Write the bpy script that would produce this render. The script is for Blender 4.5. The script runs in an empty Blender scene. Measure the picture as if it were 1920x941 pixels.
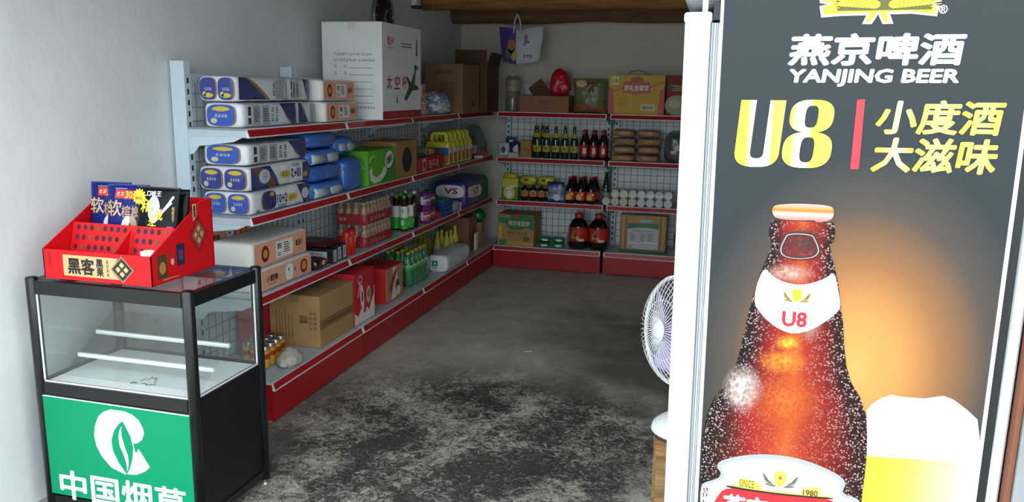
import bpy, bmesh, math, random
from mathutils import Vector, Matrix, noise
SC = bpy.context.scene
C = SC.collection
random.seed(7)
PI = math.pi

# ------------------------------------------------------------------ camera
cam_pos = Vector((2.0223, -3.2535, 1.5971))
yaw, pitch, roll, focal = 0.2564, 0.1966, 0.0174, 1519.18
fw = Vector((-math.sin(yaw) * math.cos(pitch), math.cos(yaw) * math.cos(pitch), -math.sin(pitch)))
r0 = Vector((math.cos(yaw), math.sin(yaw), 0)); u0 = r0.cross(fw)
cr = math.cos(roll) * r0 + math.sin(roll) * u0
cu = -math.sin(roll) * r0 + math.cos(roll) * u0
cd = bpy.data.cameras.new('camera'); cam = bpy.data.objects.new('camera', cd); C.objects.link(cam)
cd.sensor_width = 36.0; cd.lens = focal / 1920 * 36.0; cd.clip_start = 0.05
cam.matrix_world = Matrix(((cr.x, cu.x, -fw.x, cam_pos.x), (cr.y, cu.y, -fw.y, cam_pos.y), (cr.z, cu.z, -fw.z, cam_pos.z), (0, 0, 0, 1)))
SC.camera = cam

# ------------------------------------------------------------------ overcast daylight
world = bpy.data.worlds.new('overcast_sky'); SC.world = world; world.use_nodes = True
bg = world.node_tree.nodes['Background']
bg.inputs['Color'].default_value = (0.86, 0.95, 1.0, 1); bg.inputs['Strength'].default_value = 1.0
SC.view_settings.view_transform = 'Standard'; SC.view_settings.look = 'None'
SC.view_settings.gamma = 1.0; SC.view_settings.use_curve_mapping = False
SC.view_settings.exposure = 1.92

# ------------------------------------------------------------------ helpers
def lin(h):
    h = h.lstrip('#'); o = []
    for i in (0, 2, 4):
        c = int(h[i:i + 2], 16) / 255.0
        o.append(c / 12.92 if c <= 0.04045 else ((c + 0.055) / 1.055) ** 2.4)
    return (o[0], o[1], o[2], 1.0)

_mats = {}
def M(col, rough=0.5, metal=0.0, var=0.0, scale=8.0, bump=0.0, bscale=60.0, coat=0.0, spec=0.5):
    """plain procedural material: colour with a little cloudy variation and fine relief"""
    key = (col, rough, metal, var, scale, bump, bscale, coat, spec)
    if key in _mats: return _mats[key]
    m = bpy.data.materials.new('mat_' + col.lstrip('#')); m.use_nodes = True
    nt = m.node_tree; p = nt.nodes['Principled BSDF']
    p.inputs['Base Color'].default_value = lin(col); p.inputs['Roughness'].default_value = rough
    p.inputs['Metallic'].default_value = metal; p.inputs['Coat Weight'].default_value = coat
    p.inputs['Specular IOR Level'].default_value = spec
    if var or bump:
        tc = nt.nodes.new('ShaderNodeTexCoord')
    if var:
        n = nt.nodes.new('ShaderNodeTexNoise'); n.inputs['Scale'].default_value = scale; n.inputs['Detail'].default_value = 5
        nt.links.new(tc.outputs['Object'], n.inputs['Vector'])
        mx = nt.nodes.new('ShaderNodeMix'); mx.data_type = 'RGBA'
        c = lin(col)
        mx.inputs[6].default_value = tuple(max(0, x * (1 - var)) for x in c[:3]) + (1,)
        mx.inputs[7].default_value = tuple(min(1, x * (1 + var)) for x in c[:3]) + (1,)
        nt.links.new(n.outputs['Fac'], mx.inputs[0]); nt.links.new(mx.outputs[2], p.inputs['Base Color'])
    if bump:
        n2 = nt.nodes.new('ShaderNodeTexNoise'); n2.inputs['Scale'].default_value = bscale; n2.inputs['Detail'].default_value = 4
        nt.links.new(tc.outputs['Object'], n2.inputs['Vector'])
        b = nt.nodes.new('ShaderNodeBump'); b.inputs['Strength'].default_value = bump; b.inputs['Distance'].default_value = 0.01
        nt.links.new(n2.outputs['Fac'], b.inputs['Height']); nt.links.new(b.outputs['Normal'], p.inputs['Normal'])
    _mats[key] = m
    return m

def film(name, tint='#ffffff', haze=0.12, gloss=0.05, minf=0.03):
    """clear sheet (glass or plastic film): mostly see-through, a little milky, reflecting by its facing"""
    key = ('film', name)
    if key in _mats: return _mats[key]
    m = bpy.data.materials.new(name); m.use_nodes = True; nt = m.node_tree
    for n in list(nt.nodes):
        if n.type == 'BSDF_PRINCIPLED': nt.nodes.remove(n)
    out = [n for n in nt.nodes if n.type == 'OUTPUT_MATERIAL'][0]
    tr = nt.nodes.new('ShaderNodeBsdfTransparent'); tr.inputs[0].default_value = lin(tint)
    df = nt.nodes.new('ShaderNodeBsdfDiffuse'); df.inputs[0].default_value = lin(tint)
    gl = nt.nodes.new('ShaderNodeBsdfGlossy'); gl.inputs['Roughness'].default_value = gloss
    m1 = nt.nodes.new('ShaderNodeMixShader'); m1.inputs[0].default_value = haze
    nt.links.new(tr.outputs[0], m1.inputs[1]); nt.links.new(df.outputs[0], m1.inputs[2])
    lw = nt.nodes.new('ShaderNodeLayerWeight'); lw.inputs['Blend'].default_value = .5
    pw = nt.nodes.new('ShaderNodeMath'); pw.operation = 'POWER'; pw.inputs[1].default_value = 4.0; nt.links.new(lw.outputs['Facing'], pw.inputs[0])
    fr = nt.nodes.new('ShaderNodeMath'); fr.operation = 'MULTIPLY_ADD'; fr.inputs[1].default_value = .7; fr.inputs[2].default_value = minf; nt.links.new(pw.outputs[0], fr.inputs[0])
    m2 = nt.nodes.new('ShaderNodeMixShader')
    nt.links.new(fr.outputs[0], m2.inputs[0]); nt.links.new(m1.outputs[0], m2.inputs[1]); nt.links.new(gl.outputs[0], m2.inputs[2])
    nt.links.new(m2.outputs[0], out.inputs['Surface'])
    _mats[key] = m
    return m

def ramp_mat(name, stops, axis='X', lo=0.0, hi=1.0, rough=0.4, coord='Object', noise_amt=0.0, nscale=40):
    """flat print whose colour runs along one axis of the printed sheet"""
    key = ('ramp', name)
    if key in _mats: return _mats[key]
    m = bpy.data.materials.new(name); m.use_nodes = True; nt = m.node_tree; p = nt.nodes['Principled BSDF']
    p.inputs['Roughness'].default_value = rough
    tc = nt.nodes.new('ShaderNodeTexCoord'); sp = nt.nodes.new('ShaderNodeSeparateXYZ')
    nt.links.new(tc.outputs[coord], sp.inputs[0])
    mr = nt.nodes.new('ShaderNodeMapRange'); mr.inputs['From Min'].default_value = lo; mr.inputs['From Max'].default_value = hi
    nt.links.new(sp.outputs[axis], mr.inputs['Value'])
    cr_ = nt.nodes.new('ShaderNodeValToRGB'); el = cr_.color_ramp.elements
    while len(el) > 1: el.remove(el[-1])
    el[0].position = stops[0][0]; el[0].color = lin(stops[0][1])
    for pos, c in stops[1:]:
        e = el.new(pos); e.color = lin(c)
    src = mr.outputs[0]
    if noise_amt:
        n = nt.nodes.new('ShaderNodeTexNoise'); n.inputs['Scale'].default_value = nscale; n.inputs['Detail'].default_value = 4
        nt.links.new(tc.outputs['Object'], n.inputs['Vector'])
        ma = nt.nodes.new('ShaderNodeMath'); ma.operation = 'MULTIPLY_ADD'; ma.inputs[1].default_value = noise_amt
        sb = nt.nodes.new('ShaderNodeMath'); sb.operation = 'SUBTRACT'; sb.inputs[1].default_value = 0.5
        nt.links.new(n.outputs['Fac'], sb.inputs[0]); nt.links.new(sb.outputs[0], ma.inputs[0]); nt.links.new(src, ma.inputs[2]); src = ma.outputs[0]
    nt.links.new(src, cr_.inputs[0]); nt.links.new(cr_.outputs[0], p.inputs['Base Color'])
    _mats[key] = m
    return m

def obj(name, me, mat=None, parent=None, loc=(0, 0, 0), rot=(0, 0, 0), smooth=False, mtx=None):
    o = bpy.data.objects.new(name, me); C.objects.link(o)
    if mat is not None and len(me.materials) == 0: me.materials.append(mat)
    elif mat is not None and me.materials[0] != mat:
        o.material_slots[0].link = 'OBJECT'; o.material_slots[0].material = mat
    if parent is not None: o.parent = parent
    if mtx is not None: o.matrix_local = mtx
    else:
        o.location = loc; o.rotation_euler = rot
    if smooth:
        for p in me.polygons: p.use_smooth = True
    return o

def tag(o, label, cat, group=None):
    o['label'] = label; o['category'] = cat
    if group: o['group'] = group
    return o

def thing(name, label, cat, loc=(0, 0, 0), rz=0.0, group=None):
    o = bpy.data.objects.new(name, None); C.objects.link(o); o.empty_display_size = 0.05
    o.location = loc; o.rotation_euler = (0, 0, rz)
    return tag(o, label, cat, group)

def struct(o):
    o['kind'] = 'structure'; return o

def dup(root, loc, rz=None, label=None, group=None):
    r = root.copy(); C.objects.link(r); r.location = loc
    if rz is not None: r.rotation_euler = (0, 0, rz)
    if label: r['label'] = label
    if group: r['group'] = group
    for ch in list(root.children):
        c = ch.copy(); C.objects.link(c); c.parent = r
        for g in list(ch.children):
            d = g.copy(); C.objects.link(d); d.parent = c
    return r

def bm_mesh(bm, name='mesh', smooth=False):
    me = bpy.data.meshes.new(name); bm.to_mesh(me); bm.free()
    if smooth:
        for p in me.polygons: p.use_smooth = True
    return me

def py_mesh(v, f, smooth=False):
    me = bpy.data.meshes.new('mesh'); me.from_pydata([tuple(x) for x in v], [], f); me.update()
    if smooth:
        for p in me.polygons: p.use_smooth = True
    return me

_cache = {}
def box(sx, sy, sz, bev=0.0, seg=2, ctr=(0, 0, 0)):
    """box standing on z=ctr.z, centred in x and y"""
    key = ('box', sx, sy, sz, bev, seg, ctr)
    if key in _cache: return _cache[key]
    bm = bmesh.new(); bmesh.ops.create_cube(bm, size=1)
    for v in bm.verts:
        v.co = Vector((v.co.x * sx + ctr[0], v.co.y * sy + ctr[1], (v.co.z + .5) * sz + ctr[2]))
    if bev: bmesh.ops.bevel(bm, geom=list(bm.edges), offset=min(bev, .49 * min(sx, sy, sz)), segments=seg, affect='EDGES', profile=.5)
    me = bm_mesh(bm); _cache[key] = me
    return me

def boxes(lst):
    """several boxes (x0,x1,y0,y1,z0,z1) that belong to one part"""
    v = []; f = []
    for (x0, x1, y0, y1, z0, z1) in lst:
        b = len(v)
        v += [(x0, y0, z0), (x1, y0, z0), (x1, y1, z0), (x0, y1, z0), (x0, y0, z1), (x1, y0, z1), (x1, y1, z1), (x0, y1, z1)]
        f += [(b, b + 3, b + 2, b + 1), (b + 4, b + 5, b + 6, b + 7), (b, b + 1, b + 5, b + 4), (b + 1, b + 2, b + 6, b + 5), (b + 2, b + 3, b + 7, b + 6), (b + 3, b, b + 4, b + 7)]
    return py_mesh(v, f)

def lathe(prof, n=20, key=None, closed=True):
    """turn (radius, z) pairs about z"""
    key = ('lathe', tuple(prof), n)
    if key in _cache: return _cache[key]
    v = []; f = []
    for (r, z) in prof:
        for i in range(n):
            a = 2 * PI * i / n; v.append((r * math.cos(a), r * math.sin(a), z))
    for j in range(len(prof) - 1):
        for i in range(n):
            f.append((j * n + i, j * n + (i + 1) % n, (j + 1) * n + (i + 1) % n, (j + 1) * n + i))
    if closed:
        f.append(tuple(reversed(range(n)))); f.append(tuple((len(prof) - 1) * n + i for i in range(n)))
    me = py_mesh(v, f, True); _cache[key] = me
    return me

def tube(pts, r, n=8, closed=False, caps=True):
    """round bar along points"""
    pts = [Vector(p) for p in pts]; v = []; f = []; N = len(pts); up = None
    for k, p in enumerate(pts):
        if closed: d = pts[(k + 1) % N] - pts[k - 1]
        else: d = pts[min(k + 1, N - 1)] - pts[max(k - 1, 0)]
        d.normalize()
        if up is None: up = Vector((0, 0, 1)) if abs(d.z) < .9 else Vector((1, 0, 0))
        s = d.cross(up); s.normalize(); up = s.cross(d); up.normalize()
        rr = r[k] if isinstance(r, (list, tuple)) else r
        for i in range(n):
            a = 2 * PI * i / n; v.append(p + s * (math.cos(a) * rr) + up * (math.sin(a) * rr))
    for k in range(N if closed else N - 1):
        b = ((k + 1) % N) * n
        for i in range(n): f.append((k * n + i, k * n + (i + 1) % n, b + (i + 1) % n, b + i))
    if not closed and caps:
        f.append(tuple(reversed(range(n)))); f.append(tuple((N - 1) * n + i for i in range(n)))
    return py_mesh(v, f, True)

def join(meshes):
    bm = bmesh.new()
    for m in meshes: bm.from_mesh(m)
    sm = any(p.use_smooth for m in meshes for p in m.polygons)
    return bm_mesh(bm, smooth=sm)

def prism(poly, t, plane='xz'):
    """outline with thickness t; 'xz' outline extruded along +y, 'yz' along +x, 'xy' along +z"""
    def P(a, b, c):
        return {'xz': (a, c, b), 'yz': (c, a, b), 'xy': (a, b, c)}[plane]
    n = len(poly)
    v = [P(a, b, 0) for a, b in poly] + [P(a, b, t) for a, b in poly]
    f = [tuple(range(n)), tuple(reversed(range(n, 2 * n)))] + [(i, i + n, (i + 1) % n + n, (i + 1) % n) for i in range(n)]
    me = py_mesh(v, f)
    bm = bmesh.new(); bm.from_mesh(me); bmesh.ops.recalc_face_normals(bm, faces=bm.faces); return bm_mesh(bm)

# faces of a box thing for flat print: matrix (u right, v up, n outwards), origin at bottom centre of the face
def face(side, dims, off=(0, 0, 0)):
    sx, sy, sz = dims; ox, oy, oz = off
    u, o = {'+x': ((0, 1, 0), (sx / 2, 0, 0)), '-x': ((0, -1, 0), (-sx / 2, 0, 0)),
            '-y': ((1, 0, 0), (0, -sy / 2, 0)), '+y': ((-1, 0, 0), (0, sy / 2, 0))}.get(side, ((1, 0, 0), (0, 0, sz)))
    v = (0, 0, 1) if side != '+z' else (0, 1, 0)
    U = Vector(u); V = Vector(v); N = U.cross(V)
    m = Matrix.Identity(4)
    for i in range(3):
        m[i][0] = U[i]; m[i][1] = V[i]; m[i][2] = N[i]; m[i][3] = o[i] + (ox, oy, oz)[i]
    return m

def put(me, fm, u=0, v=0, layer=1, rot=0.0, surf=None):
    """lay a flat mesh (in u,v) on a face; surf(u,v) gives the height of the face there"""
    out = []
    c, s = math.cos(rot), math.sin(rot)
    for p in me.vertices:
        a = u + p.co.x * c - p.co.y * s; b = v + p.co.x * s + p.co.y * c
        h = 0.0006 * layer + (surf(a, b) if surf else 0.0) + p.co.z
        out.append(fm @ Vector((a, b, h)))
    return py_mesh(out, [tuple(p.vertices) for p in me.polygons])

def decal(parent, name, me, mat, fm, u=0, v=0, layer=1, rot=0.0, surf=None):
    return obj(name, put(me, fm, u, v, layer, rot, surf), mat, parent)

def flat(poly): return py_mesh([(a, b, 0) for a, b in poly], [tuple(range(len(poly)))])
def ell(rx, ry, n=24, rings=3, p=2.0):
    v = [(0, 0, 0)]; f = []
    for k in range(1, rings + 1):
        s = k / rings
        for i in range(n):
            a = 2 * PI * i / n; ca, sa = math.cos(a), math.sin(a)
            v.append((rx * s * math.copysign(abs(ca) ** (2 / p), ca), ry * s * math.copysign(abs(sa) ** (2 / p), sa), 0))
    for i in range(n): f.append((0, 1 + i, 1 + (i + 1) % n))
    for k in range(rings - 1):
        for i in range(n): f.append((1 + k * n + i, 1 + (k + 1) * n + i, 1 + (k + 1) * n + (i + 1) % n, 1 + k * n + (i + 1) % n))
    return py_mesh(v, f)
def rect(w, h, n=1):
    if n == 1: return flat([(-w / 2, -h / 2), (w / 2, -h / 2), (w / 2, h / 2), (-w / 2, h / 2)])
    v = [(-w / 2 + w * i / n, -h / 2 + h * j / n, 0) for j in range(n + 1) for i in range(n + 1)]
    return py_mesh(v, [(j * (n + 1) + i, j * (n + 1) + i + 1, (j + 1) * (n + 1) + i + 1, (j + 1) * (n + 1) + i) for j in range(n) for i in range(n)])
def bars(lst):
    """flat bars (u0,u1,v0,v1) as one printed block (ruled lines, bar codes, small print)"""
    v = []; f = []
    for (a, b, c, d) in lst:
        k = len(v); v += [(a, c, 0), (b, c, 0), (b, d, 0), (a, d, 0)]; f.append((k, k + 1, k + 2, k + 3))
    return py_mesh(v, f)
def lines_block(w, h, n, seed=0):
    R = random.Random(seed); out = []
    for i in range(n):
        y = h / 2 - h * (i + .5) / n; out.append((-w / 2, -w / 2 + w * R.uniform(.6, 1), y - h / n * .22, y + h / n * .22))
    return bars(out)
def barcode(w, h, seed=1):
    R = random.Random(seed); x = -w / 2; out = []
    while x < w / 2:
        b = R.choice((1, 1, 2, 3)) * w / 60; out.append((x, min(x + b, w / 2), -h / 2, h / 2)); x += b + R.choice((1, 1, 2)) * w / 60
    return bars(out)

_txt = {}
def txt(s, w, h, bold=0.0, shear=0.0, spacing=1.0):
    """lettering as a flat mesh fitted into w x h, centred"""
    key = (s, bold, spacing)
    if key not in _txt:
        cu_ = bpy.data.curves.new('lettering', 'FONT'); cu_.body = s; cu_.resolution_u = 2
        cu_.align_x = 'CENTER'; cu_.space_character = spacing; cu_.fill_mode = 'FRONT'; cu_.space_line = .95
        o = bpy.data.objects.new('lettering', cu_); C.objects.link(o)
        dg = bpy.context.evaluated_depsgraph_get(); dg.update()
        me = bpy.data.meshes.new_from_object(o.evaluated_get(dg))
        bpy.data.objects.remove(o); bpy.data.curves.remove(cu_)
        vv = [(v.co.x, v.co.y, 0.0) for v in me.vertices]; ff = [tuple(p.vertices) for p in me.polygons]
        if bold:                                   # heavier strokes: the same glyphs printed again a hair aside
            v2 = []; f2 = []
            for k in range(8):
                dx, dy = bold * math.cos(k * PI / 4), bold * math.sin(k * PI / 4); b0 = len(v2)
                v2 += [(a + dx, b + dy, k * .00004) for a, b, _ in vv]; f2 += [tuple(i + b0 for i in q) for q in ff]
            vv, ff = v2, f2
        xs = [q[0] for q in vv]; ys = [q[1] for q in vv]
        _txt[key] = ([((a - min(xs)) / max(1e-6, max(xs) - min(xs)) - .5, (b - min(ys)) / max(1e-6, max(ys) - min(ys)) - .5, z) for a, b, z in vv], ff)
    v, f = _txt[key]
    return py_mesh([(a * w + b * h * shear, b * h, z) for a, b, z in v], f)

def ill(n, w, h, seed=1, rows=1):
    """print too small or blurred to read: n cells of loose strokes"""
    R = random.Random(seed); out = []; cw = w / n; rh = h / rows
    for r_ in range(rows):
        for k in range(n):
            x0 = -w / 2 + k * cw + cw * .08; x1 = x0 + cw * .84; y0 = -h / 2 + r_ * rh + rh * .06; y1 = y0 + rh * .88; t = min(cw, rh) * .11
            for q in range(3):
                y = y0 + (y1 - y0 - t) * (q + R.uniform(0, .6)) / 2.6; a = R.uniform(0, .25); b = R.uniform(.75, 1); out.append((x0 + (x1 - x0) * a, x0 + (x1 - x0) * b, y, y + t))
            for q in range(2):
                x = x0 + (x1 - x0 - t) * (q + R.uniform(.1, .9)) / 2; a = R.uniform(0, .3); b = R.uniform(.7, 1); out.append((x, x + t, y0 + (y1 - y0) * a, y0 + (y1 - y0) * b))
    # stacked a hair apart so that crossing strokes do not share one plane
    me = bars(out)
    for i, v in enumerate(me.vertices): v.co.z = .00003 * (i // 4 % 6)
    return me

# soft shapes ------------------------------------------------------------------
def pouch_surf(w, h, d, seed=0, wr=.12):
    def s(u, v):
        a = min(1, abs(2 * u / w)); b = min(1, abs(2 * v / h - 1))
        k = (1 - a ** 3) * (1 - b ** 4)
        n = noise.noise(Vector((u * 30 + seed * 7.1, v * 30, seed))) * wr * d
        return d / 2 * (max(0, k) ** .6) + n * (1 - b ** 6) * (1 - a ** 6)
    return s
def pouch(w, h, d, seed=0, nu=14, nv=16, wr=.12):
    """filled pouch standing on its lower seam, front towards -y"""
    key = ('pouch', w, h, d, seed, wr)
    if key in _cache: return _cache[key]
    s = pouch_surf(w, h, d, seed, wr); v = []; f = []
    for sgn in (-1, 1):
        for j in range(nv + 1):
            for i in range(nu + 1):
                u = -w / 2 + w * i / nu; t = h * j / nv
                pin = 1 - .05 * (1 - abs(2 * t / h - 1))
                v.append((u * pin, sgn * (s(u, t) + .0008), t))
    N = (nu + 1) * (nv + 1)
    for k in (0, 1):
        for j in range(nv):
            for i in range(nu):
                a = k * N + j * (nu + 1) + i; q = (a, a + 1, a + nu + 2, a + nu + 1)
                f.append(q if k == 0 else tuple(reversed(q)))
    for i in range(nu):
        a = i; f.append((a, a + N, a + 1 + N, a + 1)); a = nv * (nu + 1) + i; f.append((a, a + 1, a + 1 + N, a + N))
    for j in range(nv):
        a = j * (nu + 1); f.append((a, a + nu + 1, a + nu + 1 + N, a + N)); a += nu; f.append((a, a + N, a + nu + 1 + N, a + nu + 1))
    me = py_mesh(v, f, True); _cache[key] = me
    return me

def blob(sx, sy, sz, seed=0, amp=.12, freq=3.0, p=3.0, sub=4, top=1.0):
    """soft crumpled body (bag, cloth) resting flat on z=0"""
    bm = bmesh.new(); bmesh.ops.create_icosphere(bm, subdivisions=sub, radius=1)
    for v in bm.verts:
        c = v.co.normalized()
        k = (abs(c.x) ** p + abs(c.y) ** p + abs(c.z) ** p) ** (-1 / p)
        n = noise.fractal(c * freq + Vector((seed * 3.7, seed, 0)), 1.0, 2.0, 4) * amp + abs(noise.noise(c * freq * 2.3 + Vector((0, 0, seed)))) * amp * .8
        q = c * k * (1 + n)
        t = 1 - (1 - top) * max(0, q.z + 1) / 2
        v.co = Vector((q.x * sx / 2 * t, q.y * sy / 2 * t, max(0, (q.z + 1) * sz / 2)))
    return bm_mesh(bm, smooth=True)

def lumpbox(sx, sy, sz, segs=4, crease=.02, p=7.0, axis='y', n=28):
    """wrapped bundle: rounded cross-section with shallow creases where one roll or pack meets the next"""
    key = ('lump', sx, sy, sz, segs, crease, p, axis)
    if key in _cache: return _cache[key]
    L, W = (sy, sx) if axis == 'y' else (sx, sy)
    st = []
    m = 6
    for k in range(segs):
        for q in range(m):
            t = (k + q / m) / segs; edge = min(q / m, 1 - q / m) * 2
            st.append((t, 1 - crease * max(0, 1 - edge * 2.2) ** 2))
    st.append((1.0, 1 - crease))
    rr = .018 / L
    prof = [(0, .86), (rr * .35, .95)] + [(max(rr, min(1 - rr, t)), s) for t, s in st if t] + [(1 - rr * .35, .95), (1, .86)]
    v = []; f = []
    for t, s in prof:
        for i in range(n):
            a = 2 * PI * i / n; ca, sa = math.cos(a), math.sin(a)
            w = W / 2 * math.copysign(abs(ca) ** (2 / p), ca) * s; z = sz / 2 * math.copysign(abs(sa) ** (2 / p), sa) * s + sz / 2
            l = -L / 2 + t * L
            v.append((w, l, z) if axis == 'y' else (l, -w, z))
    for j in range(len(prof) - 1):
        for i in range(n): f.append((j * n + i, j * n + (i + 1) % n, (j + 1) * n + (i + 1) % n, (j + 1) * n + i))
    f.append(tuple(reversed(range(n)))); f.append(tuple((len(prof) - 1) * n + i for i in range(n)))
    me = py_mesh(v, f, True)
    bm = bmesh.new(); bm.from_mesh(me); bmesh.ops.recalc_face_normals(bm, faces=bm.faces); me = bm_mesh(bm, smooth=True)
    _cache[key] = me
    return me

# ------------------------------------------------------------------ setting: shell of the shop
WL, WR, WB, WF = -0.47, 2.66, 4.23, -1.45      # left wall, right wall, back wall, front edge
def plaster(name, col, stain=.10):
    m = bpy.data.materials.new(name); m.use_nodes = True; nt = m.node_tree; p = nt.nodes['Principled BSDF']
    p.inputs['Roughness'].default_value = .85
    tc = nt.nodes.new('ShaderNodeTexCoord')
    n = nt.nodes.new('ShaderNodeTexNoise'); n.inputs['Scale'].default_value = 1.6; n.inputs['Detail'].default_value = 8; n.inputs['Roughness'].default_value = .6
    nt.links.new(tc.outputs['Object'], n.inputs['Vector'])
    r = nt.nodes.new('ShaderNodeValToRGB'); c = lin(col)
    r.color_ramp.elements[0].position = .3; r.color_ramp.elements[0].color = tuple(x * (1 - stain) for x in c[:3]) + (1,)
    r.color_ramp.elements[1].position = .6; r.color_ramp.elements[1].color = c
    nt.links.new(n.outputs['Fac'], r.inputs[0]); nt.links.new(r.outputs[0], p.inputs['Base Color'])
    n2 = nt.nodes.new('ShaderNodeTexNoise'); n2.inputs['Scale'].default_value = 9; n2.inputs['Detail'].default_value = 9
    nt.links.new(tc.outputs['Object'], n2.inputs['Vector'])
    b = nt.nodes.new('ShaderNodeBump'); b.inputs['Strength'].default_value = .25; b.inputs['Distance'].default_value = .02
    nt.links.new(n2.outputs['Fac'], b.inputs['Height']); nt.links.new(b.outputs['Normal'], p.inputs['Normal'])
    return m
M_wall = plaster('white_plaster', '#e2e6e8'); M_wall2 = plaster('back_plaster', '#dad5c8')
M_cem = plaster('grey_cement', '#8f9496', .25)

def concrete():
    m = bpy.data.materials.new('dirty_concrete'); m.use_nodes = True; nt = m.node_tree; p = nt.nodes['Principled BSDF']
    L = nt.links
    def N(t, **k):
        n = nt.nodes.new(t)
        for a, b in k.items():
            if a in n.inputs: n.inputs[a].default_value = b
            else: setattr(n, a, b)
        return n
    def math_(op, a, b=None, c=None, clamp=False):
        n = N('ShaderNodeMath', operation=op); n.use_clamp = clamp
        for i, x in enumerate((a, b, c)):
            if x is None: continue
            if isinstance(x, (int, float)): n.inputs[i].default_value = x
            else: L.new(x, n.inputs[i])
        return n.outputs[0]
    tc = N('ShaderNodeTexCoord'); sp = N('ShaderNodeSeparateXYZ'); L.new(tc.outputs['Object'], sp.inputs[0])
    def noise_(sc, det=6, rough=.6, dist=0.0, vec=None):
        n = N('ShaderNodeTexNoise', Scale=sc, Detail=det, Roughness=rough, Distortion=dist); L.new(vec or tc.outputs['Object'], n.inputs['Vector']); return n.outputs['Fac']
    big = noise_(1.3, 5); mid = noise_(5.5, 8, .68, .6); fine = noise_(45, 6, .75, .5); clus = noise_(2.6, 4, .55, .4); fib = noise_(20, 10, .85, 1.0); grit = noise_(70, 4, .8)
    def patch(cx, cy, rx, ry):
        dx = math_('DIVIDE', math_('SUBTRACT', sp.outputs[0], cx), rx); dy = math_('DIVIDE', math_('SUBTRACT', sp.outputs[1], cy), ry)
        d = math_('SQRT', math_('ADD', math_('MULTIPLY', dx, dx), math_('MULTIPLY', dy, dy)))
        return math_('SUBTRACT', 1.0, d)
    p1 = patch(.95, .15, 1.5, 1.15); p2 = patch(1.75, 1.75, .95, 1.25); p3 = patch(.8, -.9, 1.7, 1.3)
    # trodden-in black dirt near the entrance: clusters broken up into fibres; weaker patch further in
    reg = math_('MULTIPLY', math_('MAXIMUM', p1, math_('MULTIPLY', p3, .9)), 2.2, clamp=True)
    d1 = math_('ADD', math_('MULTIPLY_ADD', clus, 1.5, -.75), math_('MULTIPLY_ADD', fib, 2.3, -1.15))
    d1 = math_('ADD', d1, math_('MULTIPLY_ADD', grit, .7, -.35))
    m1 = math_('MULTIPLY', math_('ADD', d1, .33), 2.4, clamp=True)
    m1 = math_('MULTIPLY', m1, reg, clamp=True)
    m2 = math_('MULTIPLY', math_('ADD', p2, math_('MULTIPLY_ADD', big, 2.2, -1.05)), 1.3, clamp=True)
    base = N('ShaderNodeValToRGB'); e = base.color_ramp.elements
    e[0].position = .30; e[0].color = lin('#9c978c'); e[1].position = .68; e[1].color = lin('#d8d3c6')
    L.new(math_('MULTIPLY_ADD', fine, .3, math_('MULTIPLY', mid, .7)), base.inputs[0])
    def mix(fac, a, col, k=1.0):
        x = N('ShaderNodeMix', data_type='RGBA'); L.new(math_('MULTIPLY', fac, k), x.inputs[0]); L.new(a, x.inputs[6]); x.inputs[7].default_value = lin(col); return x.outputs[2]
    c = mix(m2, base.outputs[0], '#4e4a43', .8)
    sp3 = math_('MULTIPLY', math_('MULTIPLY_ADD', noise_(3.2, 6, .6, .5), 6.0, -3.7, clamp=True), .45)
    c = mix(sp3, c, '#55524b', 1.0)
    c = mix(m1, c, '#1c1c1f', .93)
    # pale scuffs and chips
    sc = math_('MULTIPLY', math_('MULTIPLY_ADD', noise_(30, 9, .85, 1.6), 9.0, -5.0, clamp=True), math_('MULTIPLY_ADD', reg, .9, .12, clamp=True))
    c = mix(sc, c, '#c4c1ba', .8)
    L.new(c, p.inputs['Base Color'])
    r = math_('MULTIPLY_ADD', mid, .35, .42); L.new(r, p.inputs['Roughness'])
    b = N('ShaderNodeBump', Strength=.35, Distance=.012); L.new(math_('ADD', mid, math_('MULTIPLY', fine, .4)), b.inputs['Height']); L.new(b.outputs['Normal'], p.inputs['Normal'])
    return m
M_floor = concrete()

def slab(name, x0, x1, y0, y1, z0, z1, mat):
    return struct(obj(name, boxes([(x0, x1, y0, y1, z0, z1)]), mat))
slab('floor', WL - .15, WR + .2, -3.2, WB + .15, -.12, 0.0, M_floor)
slab('ground', -14, 14, -22, -3.2, -.12, -.002, M(col='#a5a39d', rough=.9, var=.15, scale=1.5))
slab('ground', WR + .2, 14, -3.2, WF + .3, -.12, -.002, M(col='#a5a39d', rough=.9, var=.15, scale=1.5))
slab('ground', -14, WL - .15, -3.2, WF + .3, -.12, -.002, M(col='#a5a39d', rough=.9, var=.15, scale=1.5))
slab('wall_left', WL - .15, WL, WF, WB + .15, 0.0, 2.75, M_wall)
slab('wall_back', WL, WR, WB, WB + .15, 0.0, 2.75, M_wall2)
slab('wall_right', WR, WR + .2, WF, WB + .15, 0.0, 2.75, M_wall)
slab('wall_front', WR + .2, 6.0, WF + .02, WF + .25, 0.0, 3.2, M_cem)
slab('wall_front', -5.0, WL - .15, WF + .02, WF + .25, 0.0, 3.2, M_cem)
slab('wall_front', WL - .15, WR + .2, WF + .02, WF + .22, 2.28, 3.2, M_cem)
ceil = slab('ceiling', WL, WR, WF + .22, WB, 2.62, 2.75, M('#5b4630', .8, var=.2, scale=5))
# boards of the ceiling
plank_me = boxes([(WL + .001, WR - .001, -.105, .105, 2.595, 2.622)])
for k in range(25):
    obj('plank', plank_me, M('#6b5238', .8, var=.25, scale=6), ceil, loc=(0, WF + .36 + k * .215, 0))
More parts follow.
